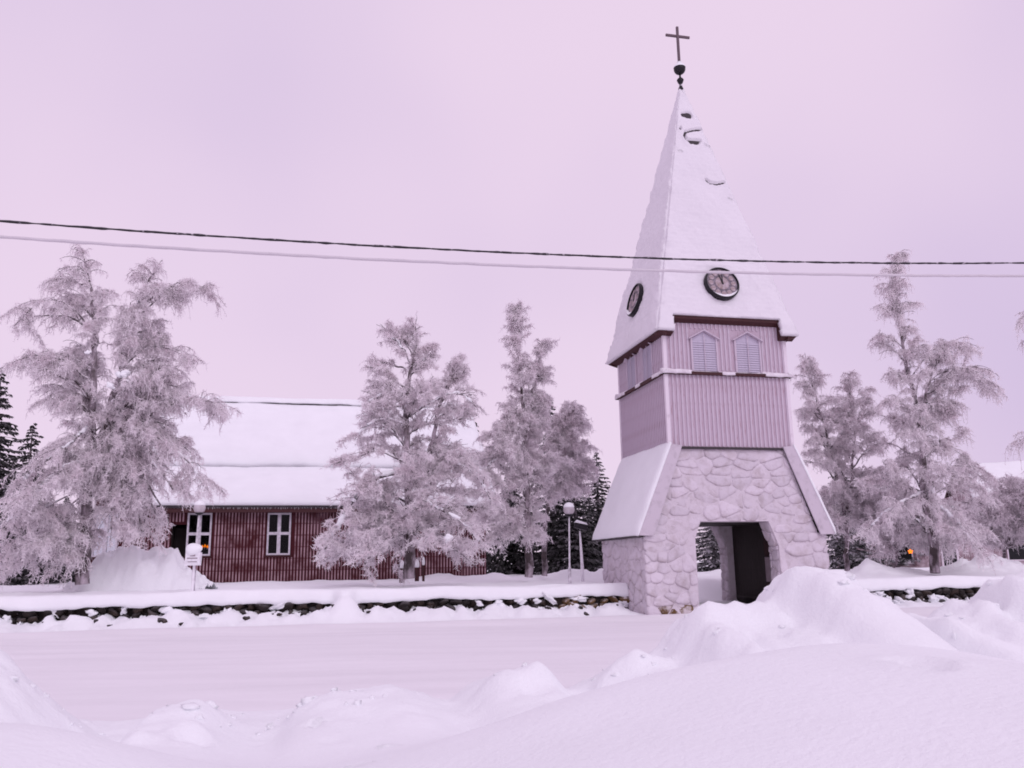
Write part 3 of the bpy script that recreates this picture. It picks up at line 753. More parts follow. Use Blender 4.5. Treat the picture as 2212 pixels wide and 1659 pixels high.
# ------------------------------------------------------------------ churchyard wall
ws = [blob_mesh('stone', 2, 200 + i, .45, ((.18, .2, .13), (.22, .2, .12), (.14, .18, .12), (.16, .2, .15), (.24, .2, .14), (.12, .16, .1))[i % 6], M['wallstone'], 3.2) for i in range(8)]
wsb = [blob_mesh('stone', 2, 220 + i, .28, ((.2, .2, .12), (.15, .2, .10), (.24, .2, .11))[i], M['brownstone'], 2.2) for i in range(3)]
def wall(x0, x1, label, seed, brown=None):
    r = random.Random(seed)
    p = wor((x0 + x1) / 2, 0, 0)
    w = tag(empty('stone_wall', tuple(p), TH), label, 'stone wall', 'churchyard wall sections')
    hx = (x1 - x0) / 2
    MB().box(-hx, hx, -.28, .45, -.2, .60).obj('wall_core', M['wallstone'], w)
    vx0, vx1 = max(x0, -24.5), min(x1, 14)
    for row, z in enumerate((.10, .30, .50)):
        x = vx0
        while x < vx1:
            br = brown and abs(x - brown) < 1.3
            me = r.choice(wsb) if br else r.choice(ws)
            sw = me.vertices[0].co.length
            o = add('stone', me, None, w, (x - (x0 + x1) / 2, -.30 + r.uniform(-.08, .06) - (.06 if row == 0 else 0), z + r.uniform(-.05, .05)))
            o.rotation_euler = (r.uniform(-.2, .2), r.uniform(-.9, .9), r.choice((0, math.pi)) + r.uniform(-.3, .3))
            s = r.uniform(.85, 1.15); o.scale = (s, s, s)
            x += r.uniform(.26, .46) * s
    for _ in range(26 if x0 < 0 else 8):      # loose stones poking out of the snow at the wall foot
        x = r.uniform(vx0, vx1 if x0 < 0 else 12); y = r.uniform(-1.25, -.7)
        o = add('stone', r.choice(ws), None, w, (x - (x0 + x1) / 2, y, float(h_ground(np.array(x), np.array(y))) + r.uniform(-.03, .015)))
        s = r.uniform(.3, .55); o.scale = (s, s, s); o.rotation_euler = (r.uniform(-.4, .4), r.uniform(-.4, .4), r.uniform(0, 3))
    # snow cap: rounded bolster with a ragged lower lip
    n = int((x1 - x0) / .07); us = np.linspace(x0, x1, n)
    lip = .60 + .07 * fbm(us * 1.1, us * 0 + seed, 4, 111, .6) + .04 * np.clip(fbm(us * 3.5, us * 0, 2, 113), -.5, .5)
    top = .99 + .09 * fbm(us * .35, us * 0 + seed, 3, 115)
    depth = .55 + .12 * fbm(us * .8, us * 0 + seed, 3, 117)
    dr = np.exp(-(np.abs(us - DRIFT) / .26) ** 3); lip = lip - .45 * dr; depth = depth + .5 * dr
    k = np.linspace(0, 1, 14); ang = k * math.pi * .5
    rows, rows_i = [], []
    for q in np.linspace(0, 1, 14):
        if q < .5: a = (q / .5) * math.pi / 2; yy = -depth + .0 + depth * .42 * (1 - math.cos(a)) ; zz = lip + (top - lip) * math.sin(a) ** .9
        else: s = (q - .5) / .5; yy = -depth * .58 + (depth * .58 + .75) * s; zz = top - .03 * s - .25 * max(0, s - .75) / .25 * .6
        rows.append(np.stack([us - (x0 + x1) / 2, np.broadcast_to(yy, us.shape) + .03 * fbm(us * 4, us * 0 + q * 3, 2, 119), np.broadcast_to(zz, us.shape) + .015 * fbm(us * 5, us * 0 + q * 4, 2, 121)], -1))
        rows_i.append(np.stack([us - (x0 + x1) / 2, np.broadcast_to(np.maximum(yy, -depth + .08), us.shape), np.minimum(lip + .03, zz - .01)], -1))
    add('snow_cap', slab('snow_cap', np.array(rows), np.array(rows_i), mat=M['snow']), None, w)
    # snow stuck in the joints
    mb = [blob_mesh('snow_clump', 3, 300 + i + seed, .6, ((.20, .13, .10), (.10, .12, .13), (.26, .13, .08))[i % 3], M['lumpsnow'], 3.2) for i in range(5)]
    x = vx0
    while x < vx1:
        o = add('snow_clump', r.choice(mb), None, w, (x - (x0 + x1) / 2, -.47 + r.uniform(-.07, .07), r.choice((.18, .22, .28, .34, .50)) + r.uniform(-.05, .05)))
        o.rotation_euler = (0, r.uniform(-.6, .6), r.uniform(-.3, .3)); s = r.uniform(.6, 1.25); o.scale = (s, s, s)
        x += r.uniform(.10, .5)
wall(-44, -3.0, 'long dry stone churchyard wall under a snow cap left of the tower', 1, brown=-4.0)
wall(3.0, 34, 'short snow capped stretch of stone wall right of the tower', 2)

# ------------------------------------------------------------------ church
CY = 12.8
church = tag(empty('church', tuple(wor(0, CY, 0)), TH), 'long dark red wooden church with thick snow on its roof', 'church')
cx0 = on_y(300, 1200, CY)[0]; cx1 = on_y(1050, 1200, CY)[0]
ZB, ZE = .8, 4.42
dx0, dx1 = on_y(366, 1200, CY)[0], on_y(402, 1200, CY)[0]
wins = []
for c in (228, 430, 602.5):
    p = on_y(c, 1154, CY); wins.append(p[0])
WZ0, WZ1 = on_y(600, 1199, CY)[2], on_y(600, 1108, CY)[2]
WW = (on_y(628, 1150, CY)[0] - on_y(577, 1150, CY)[0]) / 2
# wall built as panels around openings
holes = sorted([(w - WW, w + WW, WZ0, WZ1) for w in wins] + [(dx0, dx1, ZB, 3.5)])
wb = MB(); x = cx0
for a, b, z0, z1 in holes:
    if a > x: wb.box(x, a, 0, .2, ZB - .6, ZE + .2)
    if z0 > ZB: wb.box(a, b, 0, .2, ZB - .6, z0)
    else: wb.box(a, b, 0, .2, ZB - .6, ZB - .1)
    wb.box(a, b, 0, .2, z1, ZE + .2); x = b
wb.box(x, cx1, 0, .2, ZB - .6, ZE + .2)
RD = 7.0   # ridge depth
wb.obj('wall', M['churchboard'], church)
MB().prism([(cx0, .2, .2), (cx0, 2 * RD - .2, .2), (cx0, 2 * RD - .2, ZE), (cx0, RD, 9.3), (cx0, .2, ZE)], (.2, 0, 0)).obj('gable_wall', M['churchboard'], church)
MB().prism([(cx1 - .2, .2, .2), (cx1 - .2, 2 * RD - .2, .2), (cx1 - .2, 2 * RD - .2, ZE), (cx1 - .2, RD, 9.3), (cx1 - .2, .2, ZE)], (.2, 0, 0)).obj('gable_wall', M['churchboard'], church)
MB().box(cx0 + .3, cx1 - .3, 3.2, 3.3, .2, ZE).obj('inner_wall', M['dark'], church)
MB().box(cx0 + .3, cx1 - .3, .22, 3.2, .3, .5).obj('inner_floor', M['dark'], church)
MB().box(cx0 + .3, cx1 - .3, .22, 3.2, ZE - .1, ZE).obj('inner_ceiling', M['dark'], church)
for w in (dx0 - .03, dx1 - .02): MB().box(w, w + .05, .2, 1.0, ZB - .3, 3.5).obj('porch_wall', M['darkwood'], church)
dleaf = MB().box(dx0 + .02, dx1 - .02, 1.0, 1.06, ZB - .3, 3.4).obj('door', M['darkwood'], church)
MB().tube([(dx1 - .14, .93, 1.85), (dx1 - .14, .93, 2.05)], .02).obj('handle', M['metal'], dleaf)
# frosted battens; the frost breaks along the rails behind the boards
m, n, l, p = nodes_of('frost_batten_church')
tc = n.new('ShaderNodeTexCoord'); g = n.new('ShaderNodeNewGeometry'); sp = n.new('ShaderNodeSeparateXYZ'); l.new(g.outputs['Position'], sp.inputs[0])
zs = math_node(n, l, 'MULTIPLY', sp.outputs[2], 2.0)
zf = math_node(n, l, 'FRACT', zs, 0)
band = ramp(n, l, zf, .04, .16, (.3, .3, .3, 1))
nz = n.new('ShaderNodeTexNoise'); nz.inputs['Scale'].default_value = 2.0; nz.inputs['Detail'].default_value = 6; l.new(g.outputs['Position'], nz.inputs[0])
fac = math_node(n, l, 'MULTIPLY', band, ramp(n, l, nz.outputs[0], .31, .58))
l.new(mixc(n, l, fac, (.075, .006, .010), (.40, .255, .285)), p.inputs['Base Color']); p.inputs['Roughness'].default_value = .8
M['cbatten'] = m
def cb_mesh(z0, z1): return MB().box(-.028, .028, -.03, 0, z0, z1).mesh('batten', M['cbatten'])
full, below, above, above_d = cb_mesh(ZB - .3, ZE), cb_mesh(ZB - .3, WZ0 - .1), cb_mesh(WZ1 + .1, ZE), cb_mesh(3.62, ZE)
x = cx0 + .07
while x < cx1:
    inw = any(abs(x - w) < WW + .09 for w in wins); ind = dx0 - .06 < x < dx1 + .06
    if inw: add('batten', below, None, church, (x, 0, 0)); add('batten', above, None, church, (x, 0, 0))
    elif ind: add('batten', above_d, None, church, (x, 0, 0))
    else: add('batten', full, None, church, (x, 0, 0))
    x += .134
for w in wins:
    wi = empty('window', (w, 0, 0)); wi.parent = church
    a, b, z0, z1 = -WW, WW, WZ0, WZ1; t = .075
    fr = MB().box(a, a + t, -.05, .12, z0, z1).box(b - t, b, -.05, .12, z0, z1).box(a + t, b - t, -.05, .12, z0, z0 + t).box(a + t, b - t, -.05, .12, z1 - t, z1)
    fr.obj('frame', M['windowframe'], wi)
    zm = (z0 + z1) / 2 + .02
    MB().box(-.075, .075, -.04, .10, z0 + t, z1 - t).box(a + t, -.075, -.04, .10, zm - .06, zm + .06).box(.075, b - t, -.04, .10, zm - .06, zm + .06).obj('muntin', M['windowframe'], wi)
    for xa, xb in ((a + t, -.075), (.075, b - t)):
        for za, zb_ in ((z0 + t, zm - .06), (zm + .06, z1 - t)):
            MB().box(xa, xb, .03, .038, za, zb_).obj('pane', M['pane'], wi)
    MB().box(a - .06, b + .06, -.09, -.052, z0 - .07, z0 - .005).obj('sill', M['darkred'], wi)
# roofs under snow: a lower lean-to pitch and the main pitch above it
def roof_slab(x0, x1, ya, za, yb_, zb_, th, seed, lip=0.0):
    nu, nv = int((x1 - x0) / .12), 40
    us = np.linspace(x0, x1, nu); v = np.linspace(0, 1, nv); U, V = np.meshgrid(us, v)
    Ls = math.hypot(yb_ - ya, zb_ - za); ny, nz_ = -(zb_ - za) / Ls, (yb_ - ya) / Ls
    t = th * (1 + .22 * fbm(U * .5, V * 3 + seed, 4, seed)) * np.sqrt(np.clip(V / .10, .02, 1)) + .02 * fbm(U * 2.5, V * 9, 3, seed + 3)
    t = t * np.sqrt(np.clip((U - x0) / .35, .05, 1)) * np.sqrt(np.clip((x1 - U) / .35, .05, 1))
    ov = -.10 + .05 * fbm(U * .9, V * 0, 3, seed + 5)
    Y = ya + ov * (1 - sstep(0, .1, V)) + (yb_ - ya) * V + ny * t; Z = za + (zb_ - za) * V + nz_ * t - lip * (1 - sstep(0, .04, V)) * (1 + .5 * fbm(U * 1.5, V * 0, 3, seed + 7))
    inn = np.stack([U, ya - .02 + (yb_ - ya) * V, za - .005 + (zb_ - za) * V], -1)
    return slab('snow_cover', np.stack([U, Y, Z], -1), inn, mat=M['roofsnow'])
yA, zA_ = -.55, 4.28
yB_, zB_ = 2.35, on_y(600, 1004, CY + 2.0)[2] - .15
yC, zC = RD, on_y(620, 880, CY + RD)[2]
rl = MB().prism([(cx0 - .5, yA, zA_ - .12), (cx0 - .5, yB_ + .3, zB_ - .05), (cx0 - .5, yB_ + .3, zB_ + .08), (cx0 - .5, yA, zA_)], (cx1 - cx0 + 1, 0, 0)).obj('lower_roof', M['shingle'], church)
add('snow_cover', roof_slab(cx0 - .55, cx1 + .55, yA, zA_, yB_ + .3, zB_ + .08, .33, 131), None, rl)
MB().box(cx0 - .45, cx1 + .45, yA + .03, yA + .08, zA_ - .30, zA_ - .13).obj('eaves_board', M['darkred'], church)
yb0, zb0 = yB_ - .30, zB_ + .22
ru = MB().prism([(cx0 - .5, yb0, zb0 - .2), (cx0 - .5, yC, zC - .2), (cx0 - .5, 2 * RD + .5, zA_), (cx0 - .5, 2 * RD + .5, zA_ + .12), (cx0 - .5, yC, zC), (cx0 - .5, yb0, zb0)], (cx1 - cx0 + 1, 0, 0)).obj('upper_roof', M['shingle'], church)
add('snow_cover', roof_slab(cx0 - .55, cx1 + .55, yb0, zb0, yC - .15, zC - .14, .30, 141, lip=.30), None, ru)
MB().box(cx0, cx1, yB_ + .02, yB_ + .12, zB_ - .1, zb0 - .02).obj('clerestory_board', M['darkred'], church)
# ridge board and its roll of snow
MB().box(cx0 - .5, cx1 + .5, yC - .10, yC + .10, zC - .02, zC + .22).obj('ridge_board', M['shingle'], ru)
us = np.linspace(cx0 - .6, cx1 + .6, 220); rows = []; ri = []
for q in np.linspace(0, math.pi, 12):
    hh = .26 + .05 * fbm(us * .6, us * 0, 3, 151); ww = .34 + .05 * fbm(us * .8 + 3, us * 0, 3, 153)
    rows.append(np.stack([us, yC - ww * math.cos(q), zC + .19 + (hh + .06) * math.sin(q) + .012 * fbm(us * 4, us * 0 + q, 2, 155) - (.05 + .09 * fbm(us * 1.3, us * 0 + 2, 3, 157)) * abs(math.cos(q)) ** 3], -1))
    ri.append(np.stack([us, yC - ww * .9 * math.cos(q), us * 0 + zC + .18], -1))
add('snow_roll', slab('snow_roll', np.array(rows), np.array(ri), mat=M['roofsnow']), None, ru)
# frost fringe of icicles along the eaves
ic = MB().lathe([(.012, 0), (.008, -.10), (0, -.2)], n=5).mesh('icicle', M['polewhite'], True)
r_ = random.Random(4); x = on_y(440, 1085, CY)[0]
while x < on_y(745, 1085, CY)[0]:
    o = add('icicle', ic, None, church, (x, yA - .03, zA_ - .1)); s = r_.uniform(.12, .5); o.scale = (.8, .8, s); x += r_.uniform(.06, .2)

# candle arch glowing in the church window
def candle_arch(p, rz, label, n=7, w=.36):
    t = tag(empty('candle_arch', tuple(p), rz), label, 'candle arch')
    MB().prism([(-w, 0, 0), (w, 0, 0), (w, 0, .04), (.05, 0, .16), (-.05, 0, .16), (-w, 0, .04)], (0, .05, 0)).obj('stand', M['darkwood'], t)
    cm = MB().tube([(0, .025, 0), (0, .025, .07)], .014, 8).mesh('candle', M['polewhite'])
    fm = MB().lathe([(0, 0), (.036, .02), (.046, .05), (.028, .10), (0, .14)], n=10).mesh('bulb', M['ember'], True)
    for k in range(n):
        u = -w * .86 + 2 * w * .86 * k / (n - 1); z = .05 + .115 * (1 - abs(u) / w)
        c = add('candle', cm, None, t, (u, 0, z)); add('bulb', fm, None, c, (0, .025, .07))
p = on_y(442, 1188, CY + .32)
candle_arch(wor(p[0], CY + .32, p[2] - .12), TH, 'small arch of glowing orange candles inside a church window')
MB_ = MB().box(p[0] - .45, p[0] + .45, .24, .62, p[2] - .18, p[2] - .125)
MB_.obj('inner_sill', M['dark'], church)
p = on_y(276, 1158, CY + .5)
candle_arch(wor(p[0], CY + .32, WZ0 + .15), TH, 'orange candle glow in the church window behind the left birch', w=.3)

# ------------------------------------------------------------------ trees
def tubes(P, R, S):
    N, K = P.shape[:2]
    T = np.gradient(P, axis=1); T /= np.linalg.norm(T, axis=2, keepdims=True) + 1e-9
    ref = np.where(np.abs(T[..., 2:3]) > .8, np.array([1., 0, 0]), np.array([0, 0, 1.]))
    U = np.cross(T, ref); U /= np.linalg.norm(U, axis=2, keepdims=True) + 1e-9; W = np.cross(T, U)
    a = np.arange(S) * 2 * np.pi / S
    V = P[:, :, None] + R[:, :, None, None] * (np.cos(a)[:, None] * U[:, :, None] + np.sin(a)[:, None] * W[:, :, None])
    idx = np.arange(N * K * S).reshape(N, K, S)
    q = np.stack([idx[:, :-1], np.roll(idx, -1, 2)[:, :-1], np.roll(idx, -1, 2)[:, 1:], idx[:, 1:]], -1).reshape(-1, 4)
    return V.reshape(-1, 3), q
def join(parts):
    v, q, b = [], [], 0
    for a, f in parts: v.append(a); q.append(f + b); b += len(a)
    return np.concatenate(v), np.concatenate(q)
def catmull(P, n):
    P = np.array(P, float); P = np.vstack([2 * P[0] - P[1], P, 2 * P[-1] - P[-2]]); out = []
    m = len(P) - 3
    for t in np.linspace(0, m - 1e-6, n):
        i = int(t); f = t - i; a, b, c, d = P[i:i + 4]
        out.append(.5 * (2 * b + (c - a) * f + (2 * a - 5 * b + 4 * c - d) * f * f + (3 * b - a - 3 * c + d) * f ** 3))
    return np.array(out)
def birch(label, Y, base, leaders, seed, twig=.75, twigs=11000, droop=.8, asc=1.0,  group=None, snowy=.25, extra=(), lumps=(), tw_r=.0105, name='birch_tree', cat='tree', trunk_r=.17):
    r = np.random.default_rng(seed)
    B = at(base[0], base[1], Y)
    root = tag(empty(name, tuple(B)), label, cat, group)
    tr, limbs, limb_r, lead = [], [], [], []
    for L in leaders:
        path = catmull([at(px, py, Y + dy) for px, py, dy in L['path']], 26)
        path[1:-1] += r.normal(0, .025, (24, 3))
        rr = L.get('r0', .16) * (1 - np.linspace(0, 1, 26)) ** 1.25 + .012
        tr.append(tubes(path[None], rr[None], 9))
        lead.append(catmull(path[[13, 17, 20, 22, 24, 25]], 9))
        prof = np.array([(at(1106, py, Y)[2], at(xl, py, Y)[0], at(xr, py, Y)[0]) for py, xl, xr in L['prof']])
        prof = prof[np.argsort(prof[:, 0])]
        zmin, zmax = prof[0, 0], prof[-1, 0]
        n = L['n']; k = 0
        while k < n:
            z = r.uniform(zmin, zmax)
            xl, xr = np.interp(z, prof[:, 0], prof[:, 1]), np.interp(z, prof[:, 0], prof[:, 2])
            w = (xr - xl) / 2
            if r.random() > (w + .35) / 2.6 + .25: continue
            k += 1
            ph = r.uniform(0, 2 * np.pi); rho = .45 + .55 * r.random() ** .6
            T = np.array([(xl + xr) / 2 + w * rho * np.cos(ph), np.interp(z, path[:, 2], path[:, 1]) + w * .85 * rho * np.sin(ph), z])
            hd = w * rho
            za = np.clip(z - hd * r.uniform(.35, 1.25) * asc + r.uniform(0, .25), path[2, 2] + .6, path[-1, 2])
            i = np.argmin(np.abs(path[:, 2] - za)); P0 = path[i]
            P1 = P0 * .5 + T * .5 + np.array([0, 0, np.linalg.norm(T - P0) * r.uniform(.10, .40)])
            t = np.linspace(0, 1, 9)[:, None]
            c = (1 - t) ** 2 * P0 + 2 * t * (1 - t) * P1 + t * t * T
            c[1:] += r.normal(0, .03, (8, 3))
            limbs.append(c); limb_r.append(min(rr[i] * .6, .016 + .014 * np.linalg.norm(T - P0)))
    for pts, rad in extra:      # named limbs traced from the picture, with depth offsets
        limbs.append(catmull([at(px, py, Y + dy) for px, py, dy in pts], 9)); limb_r.append(rad)
    limbs = np.array(limbs); limb_r = np.array(limb_r)
    LR = limb_r[:, None] * np.linspace(1, .28, 9)[None] + .004
    tr.append(tubes(limbs, LR, 5))
    # secondaries
    sec = []
    for c in list(limbs) + lead:
        d = np.diff(c, axis=0); Ln = np.linalg.norm(d, axis=1).sum()
        for _ in range(int(4 + Ln * 4.6)):
            t = r.uniform(.2, 1) * 7.999; i = int(t); P = c[i] + d[i] * (t - i)
            tg = d[i] / (np.linalg.norm(d[i]) + 1e-9)
            h = r.normal(0, 1, 3); h[2] = abs(h[2]) * .8; h /= np.linalg.norm(h)
            dr_ = tg * .55 + h * .8; dr_ /= np.linalg.norm(dr_)
            l_ = r.uniform(.25, .55) * min(Ln + .3, 2.3) * (1.15 - .5 * t / 8)
            s = np.linspace(0, 1, 6)[:, None]
            sec.append(P + dr_ * l_ * s + np.array([0, 0, -1]) * l_ * .75 * droop * s ** 2 + r.normal(0, .012, (6, 3)) * s)
    sec = np.array(sec)
    tr.append(tubes(sec, np.full(sec.shape[:2], .011) * np.linspace(1.2, .6, 6), 4))
    v, q = join(tr)
    me = np_mesh('trunk', v - B, q, mat=M['bark'])
    me.materials.append(M['limb'])
    ntr = sum(len(x[1]) for x in tr[:len(leaders)])
    mi = np.zeros(len(me.polygons), np.int32); mi[ntr:] = 1; me.polygons.foreach_set('material_index', mi)
    add('trunk', me, None, root)
    # hanging twigs
    src = [(c, .35) for c in limbs] + [(c, .2) for c in lead] + [(c, .08) for c in sec]
    wts = np.array([np.linalg.norm(np.diff(c, axis=0), axis=1).sum() * (.5 if a > .3 else 1) for c, a in src]) * np.exp(r.normal(0, .85, len(src))); wts /= wts.sum()
    pick = r.choice(len(src), twigs, p=wts)
    P0 = np.empty((twigs, 3)); D0 = np.empty((twigs, 3))
    for j, s in enumerate(pick):
        c, a = src[s]; K = len(c) - 1; t = r.uniform(a, .999) * K; i = int(t); e = c[i + 1] - c[i]
        P0[j] = c[i] + e * (t - i); D0[j] = e / (np.linalg.norm(e) + 1e-9)
    h = r.normal(0, 1, (twigs, 3)); h[:, 2] = h[:, 2] * .8 + .25; h /= np.linalg.norm(h, axis=1, keepdims=True)
    D = D0 * .45 + h * .9
    ln = twig * r.uniform(.25, 1.0, twigs) ** 1.2
    s = np.linspace(0, 1, 5)[None, :, None]
    grav = droop * r.uniform(.35, 1.5, twigs)[:, None, None]
    TW = P0[:, None] + D[:, None] * (ln[:, None, None] * .85) * s * (1 - .3 * s) + np.array([0, 0, -1.]) * ln[:, None, None] * grav * s ** 1.7
    TW[:, 1:] += r.normal(0, .012, (twigs, 4, 3))
    RR = tw_r * r.uniform(.65, 1.4, twigs)[:, None] * np.linspace(1.1, .55, 5)[None]
    tv, tq = tubes(TW, RR, 3)
    # fine side sprays as slivers
    ns = twigs * 8
    j = r.integers(0, twigs, ns); k = r.integers(1, 5, ns); b = TW[j, k]
    h = r.normal(0, 1, (ns, 3)); h[:, 2] -= .6 * droop; h /= np.linalg.norm(h, axis=1, keepdims=True)
    l2 = r.uniform(.06, .20, ns)[:, None]; w2 = np.cross(h, r.normal(0, 1, (ns, 3))); w2 /= np.linalg.norm(w2, axis=1, keepdims=True) + 1e-9
    sv = np.stack([b - w2 * .013, b + w2 * .013, b + h * l2], 1).reshape(-1, 3)
    st = np.arange(ns * 3).reshape(-1, 3) + len(tv)
    add('crown', np_mesh('crown', np.concatenate([tv, sv]) - B, tq, st, mat=M['twig']), None, root)
    # snow lying along limbs and as clumps in forks, each load a part of its own
    def load(seg, rr, k=8):
        c0 = seg[len(seg) // 2]
        v, q = tubes((seg - c0)[None], rr[None], k)
        add('snow_load', np_mesh('snow_load', v, q, mat=M['lumpsnow']), None, root, tuple(c0 - B))
    for c, rad in zip(limbs, limb_r):
        if r.random() < snowy and rad > .02:
            i0 = r.integers(1, 4); seg = c[i0:i0 + 5] + np.array([0, 0, rad * .4 + .012]); seg = catmull(seg, 20)
            seg = seg + r.normal(0, .012, seg.shape)
            rr = r.uniform(.022, .042) * np.sin(np.linspace(.12, np.pi - .12, 20)) ** .5 * (1 + r.normal(0, .3, 20)).clip(.45, 1.6)
            load(seg, rr.clip(.01), 7)
    for pts, rad in extra:
        if rad < .03: continue
        full = catmull([at(px, py, Y + dy) for px, py, dy in pts], 44)[3:40]; full[:, 2] += rad * .5 + .015
        cuts = sorted(r.choice(np.arange(6, 32), 2, replace=False))
        for a_, b_ in ((0, cuts[0]), (cuts[0] + 1, cuts[1]), (cuts[1] + 1, 37)):
            seg = full[a_:b_]
            if len(seg) < 5: continue
            seg = seg + r.normal(0, .016, seg.shape); m_ = len(seg)
            load(seg, (rad * .75 + .022) * (1 + r.normal(0, .28, m_)).clip(.5, 1.6) * np.sin(np.linspace(.2, np.pi - .2, m_)) ** .4)
    for px, py, dy, sz in lumps:
        c = at(px, py, Y + dy)
        for _ in range(3):
            me = blob_mesh('snow_clump', 3, int(r.integers(1e6)), .38, tuple(sz * r.uniform(.5, 1.0) * np.array([1.1, .9, .75])), M['lumpsnow'], 1.9)
            o = add('snow_clump', me, None, root, tuple(c - B + r.normal(0, .5, 3) * sz * np.array([1.3, .6, .5]))); o.rotation_euler = tuple(r.uniform(-.5, .5, 3))
    return root
# big birch on the left
birch('tall two topped weeping birch, thick with frost, left of the church', 27.0, (182, 1262), [
    dict(path=[(178,1262,0),(186,1120,0),(196,960,.1),(205,820,.2),(204,700,.2),(192,610,.1),(178,540,0)], r0=.20, n=62,
         prof=[(538,165,195),(555,150,205),(585,95,215),(620,75,240),(650,60,245),(690,38,250),(720,60,255),(760,50,250),(800,40,245),(850,105,260),(900,125,270),(950,120,280),(1000,110,280),(1060,80,270),(1120,30,255),(1170,5,215),(1225,10,150)]),
    dict(path=[(200,1010,0),(238,880,-.2),(268,780,-.3),(288,690,-.2),(318,610,-.1),(342,572,0)], r0=.12, n=56,
         prof=[(568,300,370),(600,285,415),(625,280,448),(660,270,420),(700,262,400),(740,260,398),(790,250,405),(850,250,400),(900,240,395),(960,240,420),(1000,240,445),(1040,240,462),(1075,240,435),(1110,230,370),(1150,210,300)]),
  ], 5, twig=.40, twigs=27000, snowy=.10, droop=.75,
  extra=[([(200,1000,0),(140,1010,-.8),(70,1070,-1.2),(-10,1170,-1.5)], .07), ([(210,900,0),(150,960,-.8),(80,1010,-1.0),(40,1050,-1.2)], .035), ([(250,880,-.2),(330,850,-.3),(410,858,-.3),(485,888,-.3)], .045), ([(238,900,-.2),(310,865,-.5),(400,862,-.4),(470,870,-.4)], .028),
         ([(205,800,.2),(150,770,.2),(90,765,.1),(38,790,0)], .028), ([(204,720,.2),(150,660,.1),(90,650,0),(30,705,0)], .028), ([(290,690,-.2),(350,640,-.2),(400,612,-.2),(450,625,-.2)], .026), ([(268,790,-.3),(320,750,-.3),(370,755,-.3),(420,785,-.3)], .024),
         ([(195,1020,0),(130,1040,-1.2),(60,1080,-1.6),(0,1150,-1.8)], .03), ([(190,1050,0),(110,1090,-.6),(40,1140,-.8),(-20,1220,-1.0)], .026), ([(190,1060,0),(130,1110,.6),(80,1160,.8),(60,1230,.8)], .026), ([(250,960,0),(330,960,-.5),(400,990,-.6),(440,1050,-.6)], .03)],
  lumps=[(262,805,-.9,.16),(278,830,-.9,.12),(238,835,-.9,.13),(188,762,-.6,.10)])
# centre birch in front of the church
birch('broad frosted birch in front of the church, trunk between dark posts', 29.0, (884, 1250), [
    dict(path=[(884,1250,0),(884,1150,0),(882,1020,0),(878,900,0),(886,810,0),(898,750,0),(895,712,0)], r0=.19, n=66,
         prof=[(686,870,910),(705,835,935),(740,800,948),(780,792,955),(820,785,962),(860,775,950),(900,768,960),(950,765,985),(1000,745,1005),(1060,750,1010),(1120,705,1020),(1160,680,1045),(1200,672,1065),(1232,760,1060)]),
    dict(path=[(896,1080,0),(930,960,.2),(950,880,.2),(970,830,.3),(982,785,.3)], r0=.09, n=28,
         prof=[(760,970,995),(790,950,1020),(830,935,1028),(880,930,1030),(940,930,1020),(1000,930,1030),(1060,920,1050)]),
  ], 9, twig=.35, twigs=21000, snowy=.14, droop=.4,
  extra=[([(876,1020,0),(820,1030,-.8),(770,1075,-1.0),(735,1130,-1.2),(700,1190,-1.3)], .075), ([(882,1080,0),(930,1090,-1.2),(1000,1130,-1.4),(1050,1185,-1.5)], .05), ([(930,960,.2),(990,1000,-.5),(1030,1030,-.7),(1060,1080,-.8)], .035),
         ([(884,870,0),(850,850,-.4),(815,858,-.6),(785,880,-.6)], .035), ([(884,920,0),(840,905,-.5),(800,915,-.7),(765,950,-.7)], .032), ([(884,900,0),(930,870,-.6),(990,850,-.6),(1030,880,-.6)], .03), ([(876,1000,0),(820,975,-.6),(780,985,-.8),(740,1005,-.8)], .026)],
  lumps=[(704,1165,-1.4,.10),(965,1165,-1.5,.11)])
# slim birch right of it, and a leaning one behind
birch('slim pointed frosted birch right of the broad one', 31.5, (1142, 1246), [
    dict(path=[(1142,1246,0),(1140,1120,0),(1134,980,0),(1128,860,0),(1118,760,0),(1114,672,0)], r0=.14, n=56,
         prof=[(668,1110,1120),(700,1098,1140),(750,1088,1155),(800,1085,1170),(850,1070,1180),(900,1055,1175),(950,1030,1200),(1000,1000,1215),(1060,990,1200),(1120,1000,1190),(1180,1030,1180)]),
    dict(path=[(1136,960,0),(1150,860,.1),(1164,790,.1),(1174,738,.1)], r0=.06, n=18, prof=[(738,1168,1182),(770,1150,1188),(820,1140,1190),(880,1130,1190),(920,1120,1190)]),
  ], 13, twig=.35, twigs=15500, snowy=.10, droop=.5, extra=[([(1136,1000,0),(1100,990,-.5),(1060,1000,-.7),(1040,1040,-.8)], .03)])
birch('drooping frosted birch leaning out beside the globe lamp', 33.5, (1176, 1244), [
    dict(path=[(1176,1244,0),(1180,1120,0),(1196,1000,0),(1215,920,0),(1232,878,0)], r0=.10, n=52,
         prof=[(874,1220,1245),(890,1190,1262),(930,1180,1258),(970,1180,1275),(1010,1190,1282),(1050,1190,1268),(1085,1190,1245)]),
  ], 17, twig=.42, twigs=11500, snowy=.10, droop=.7)
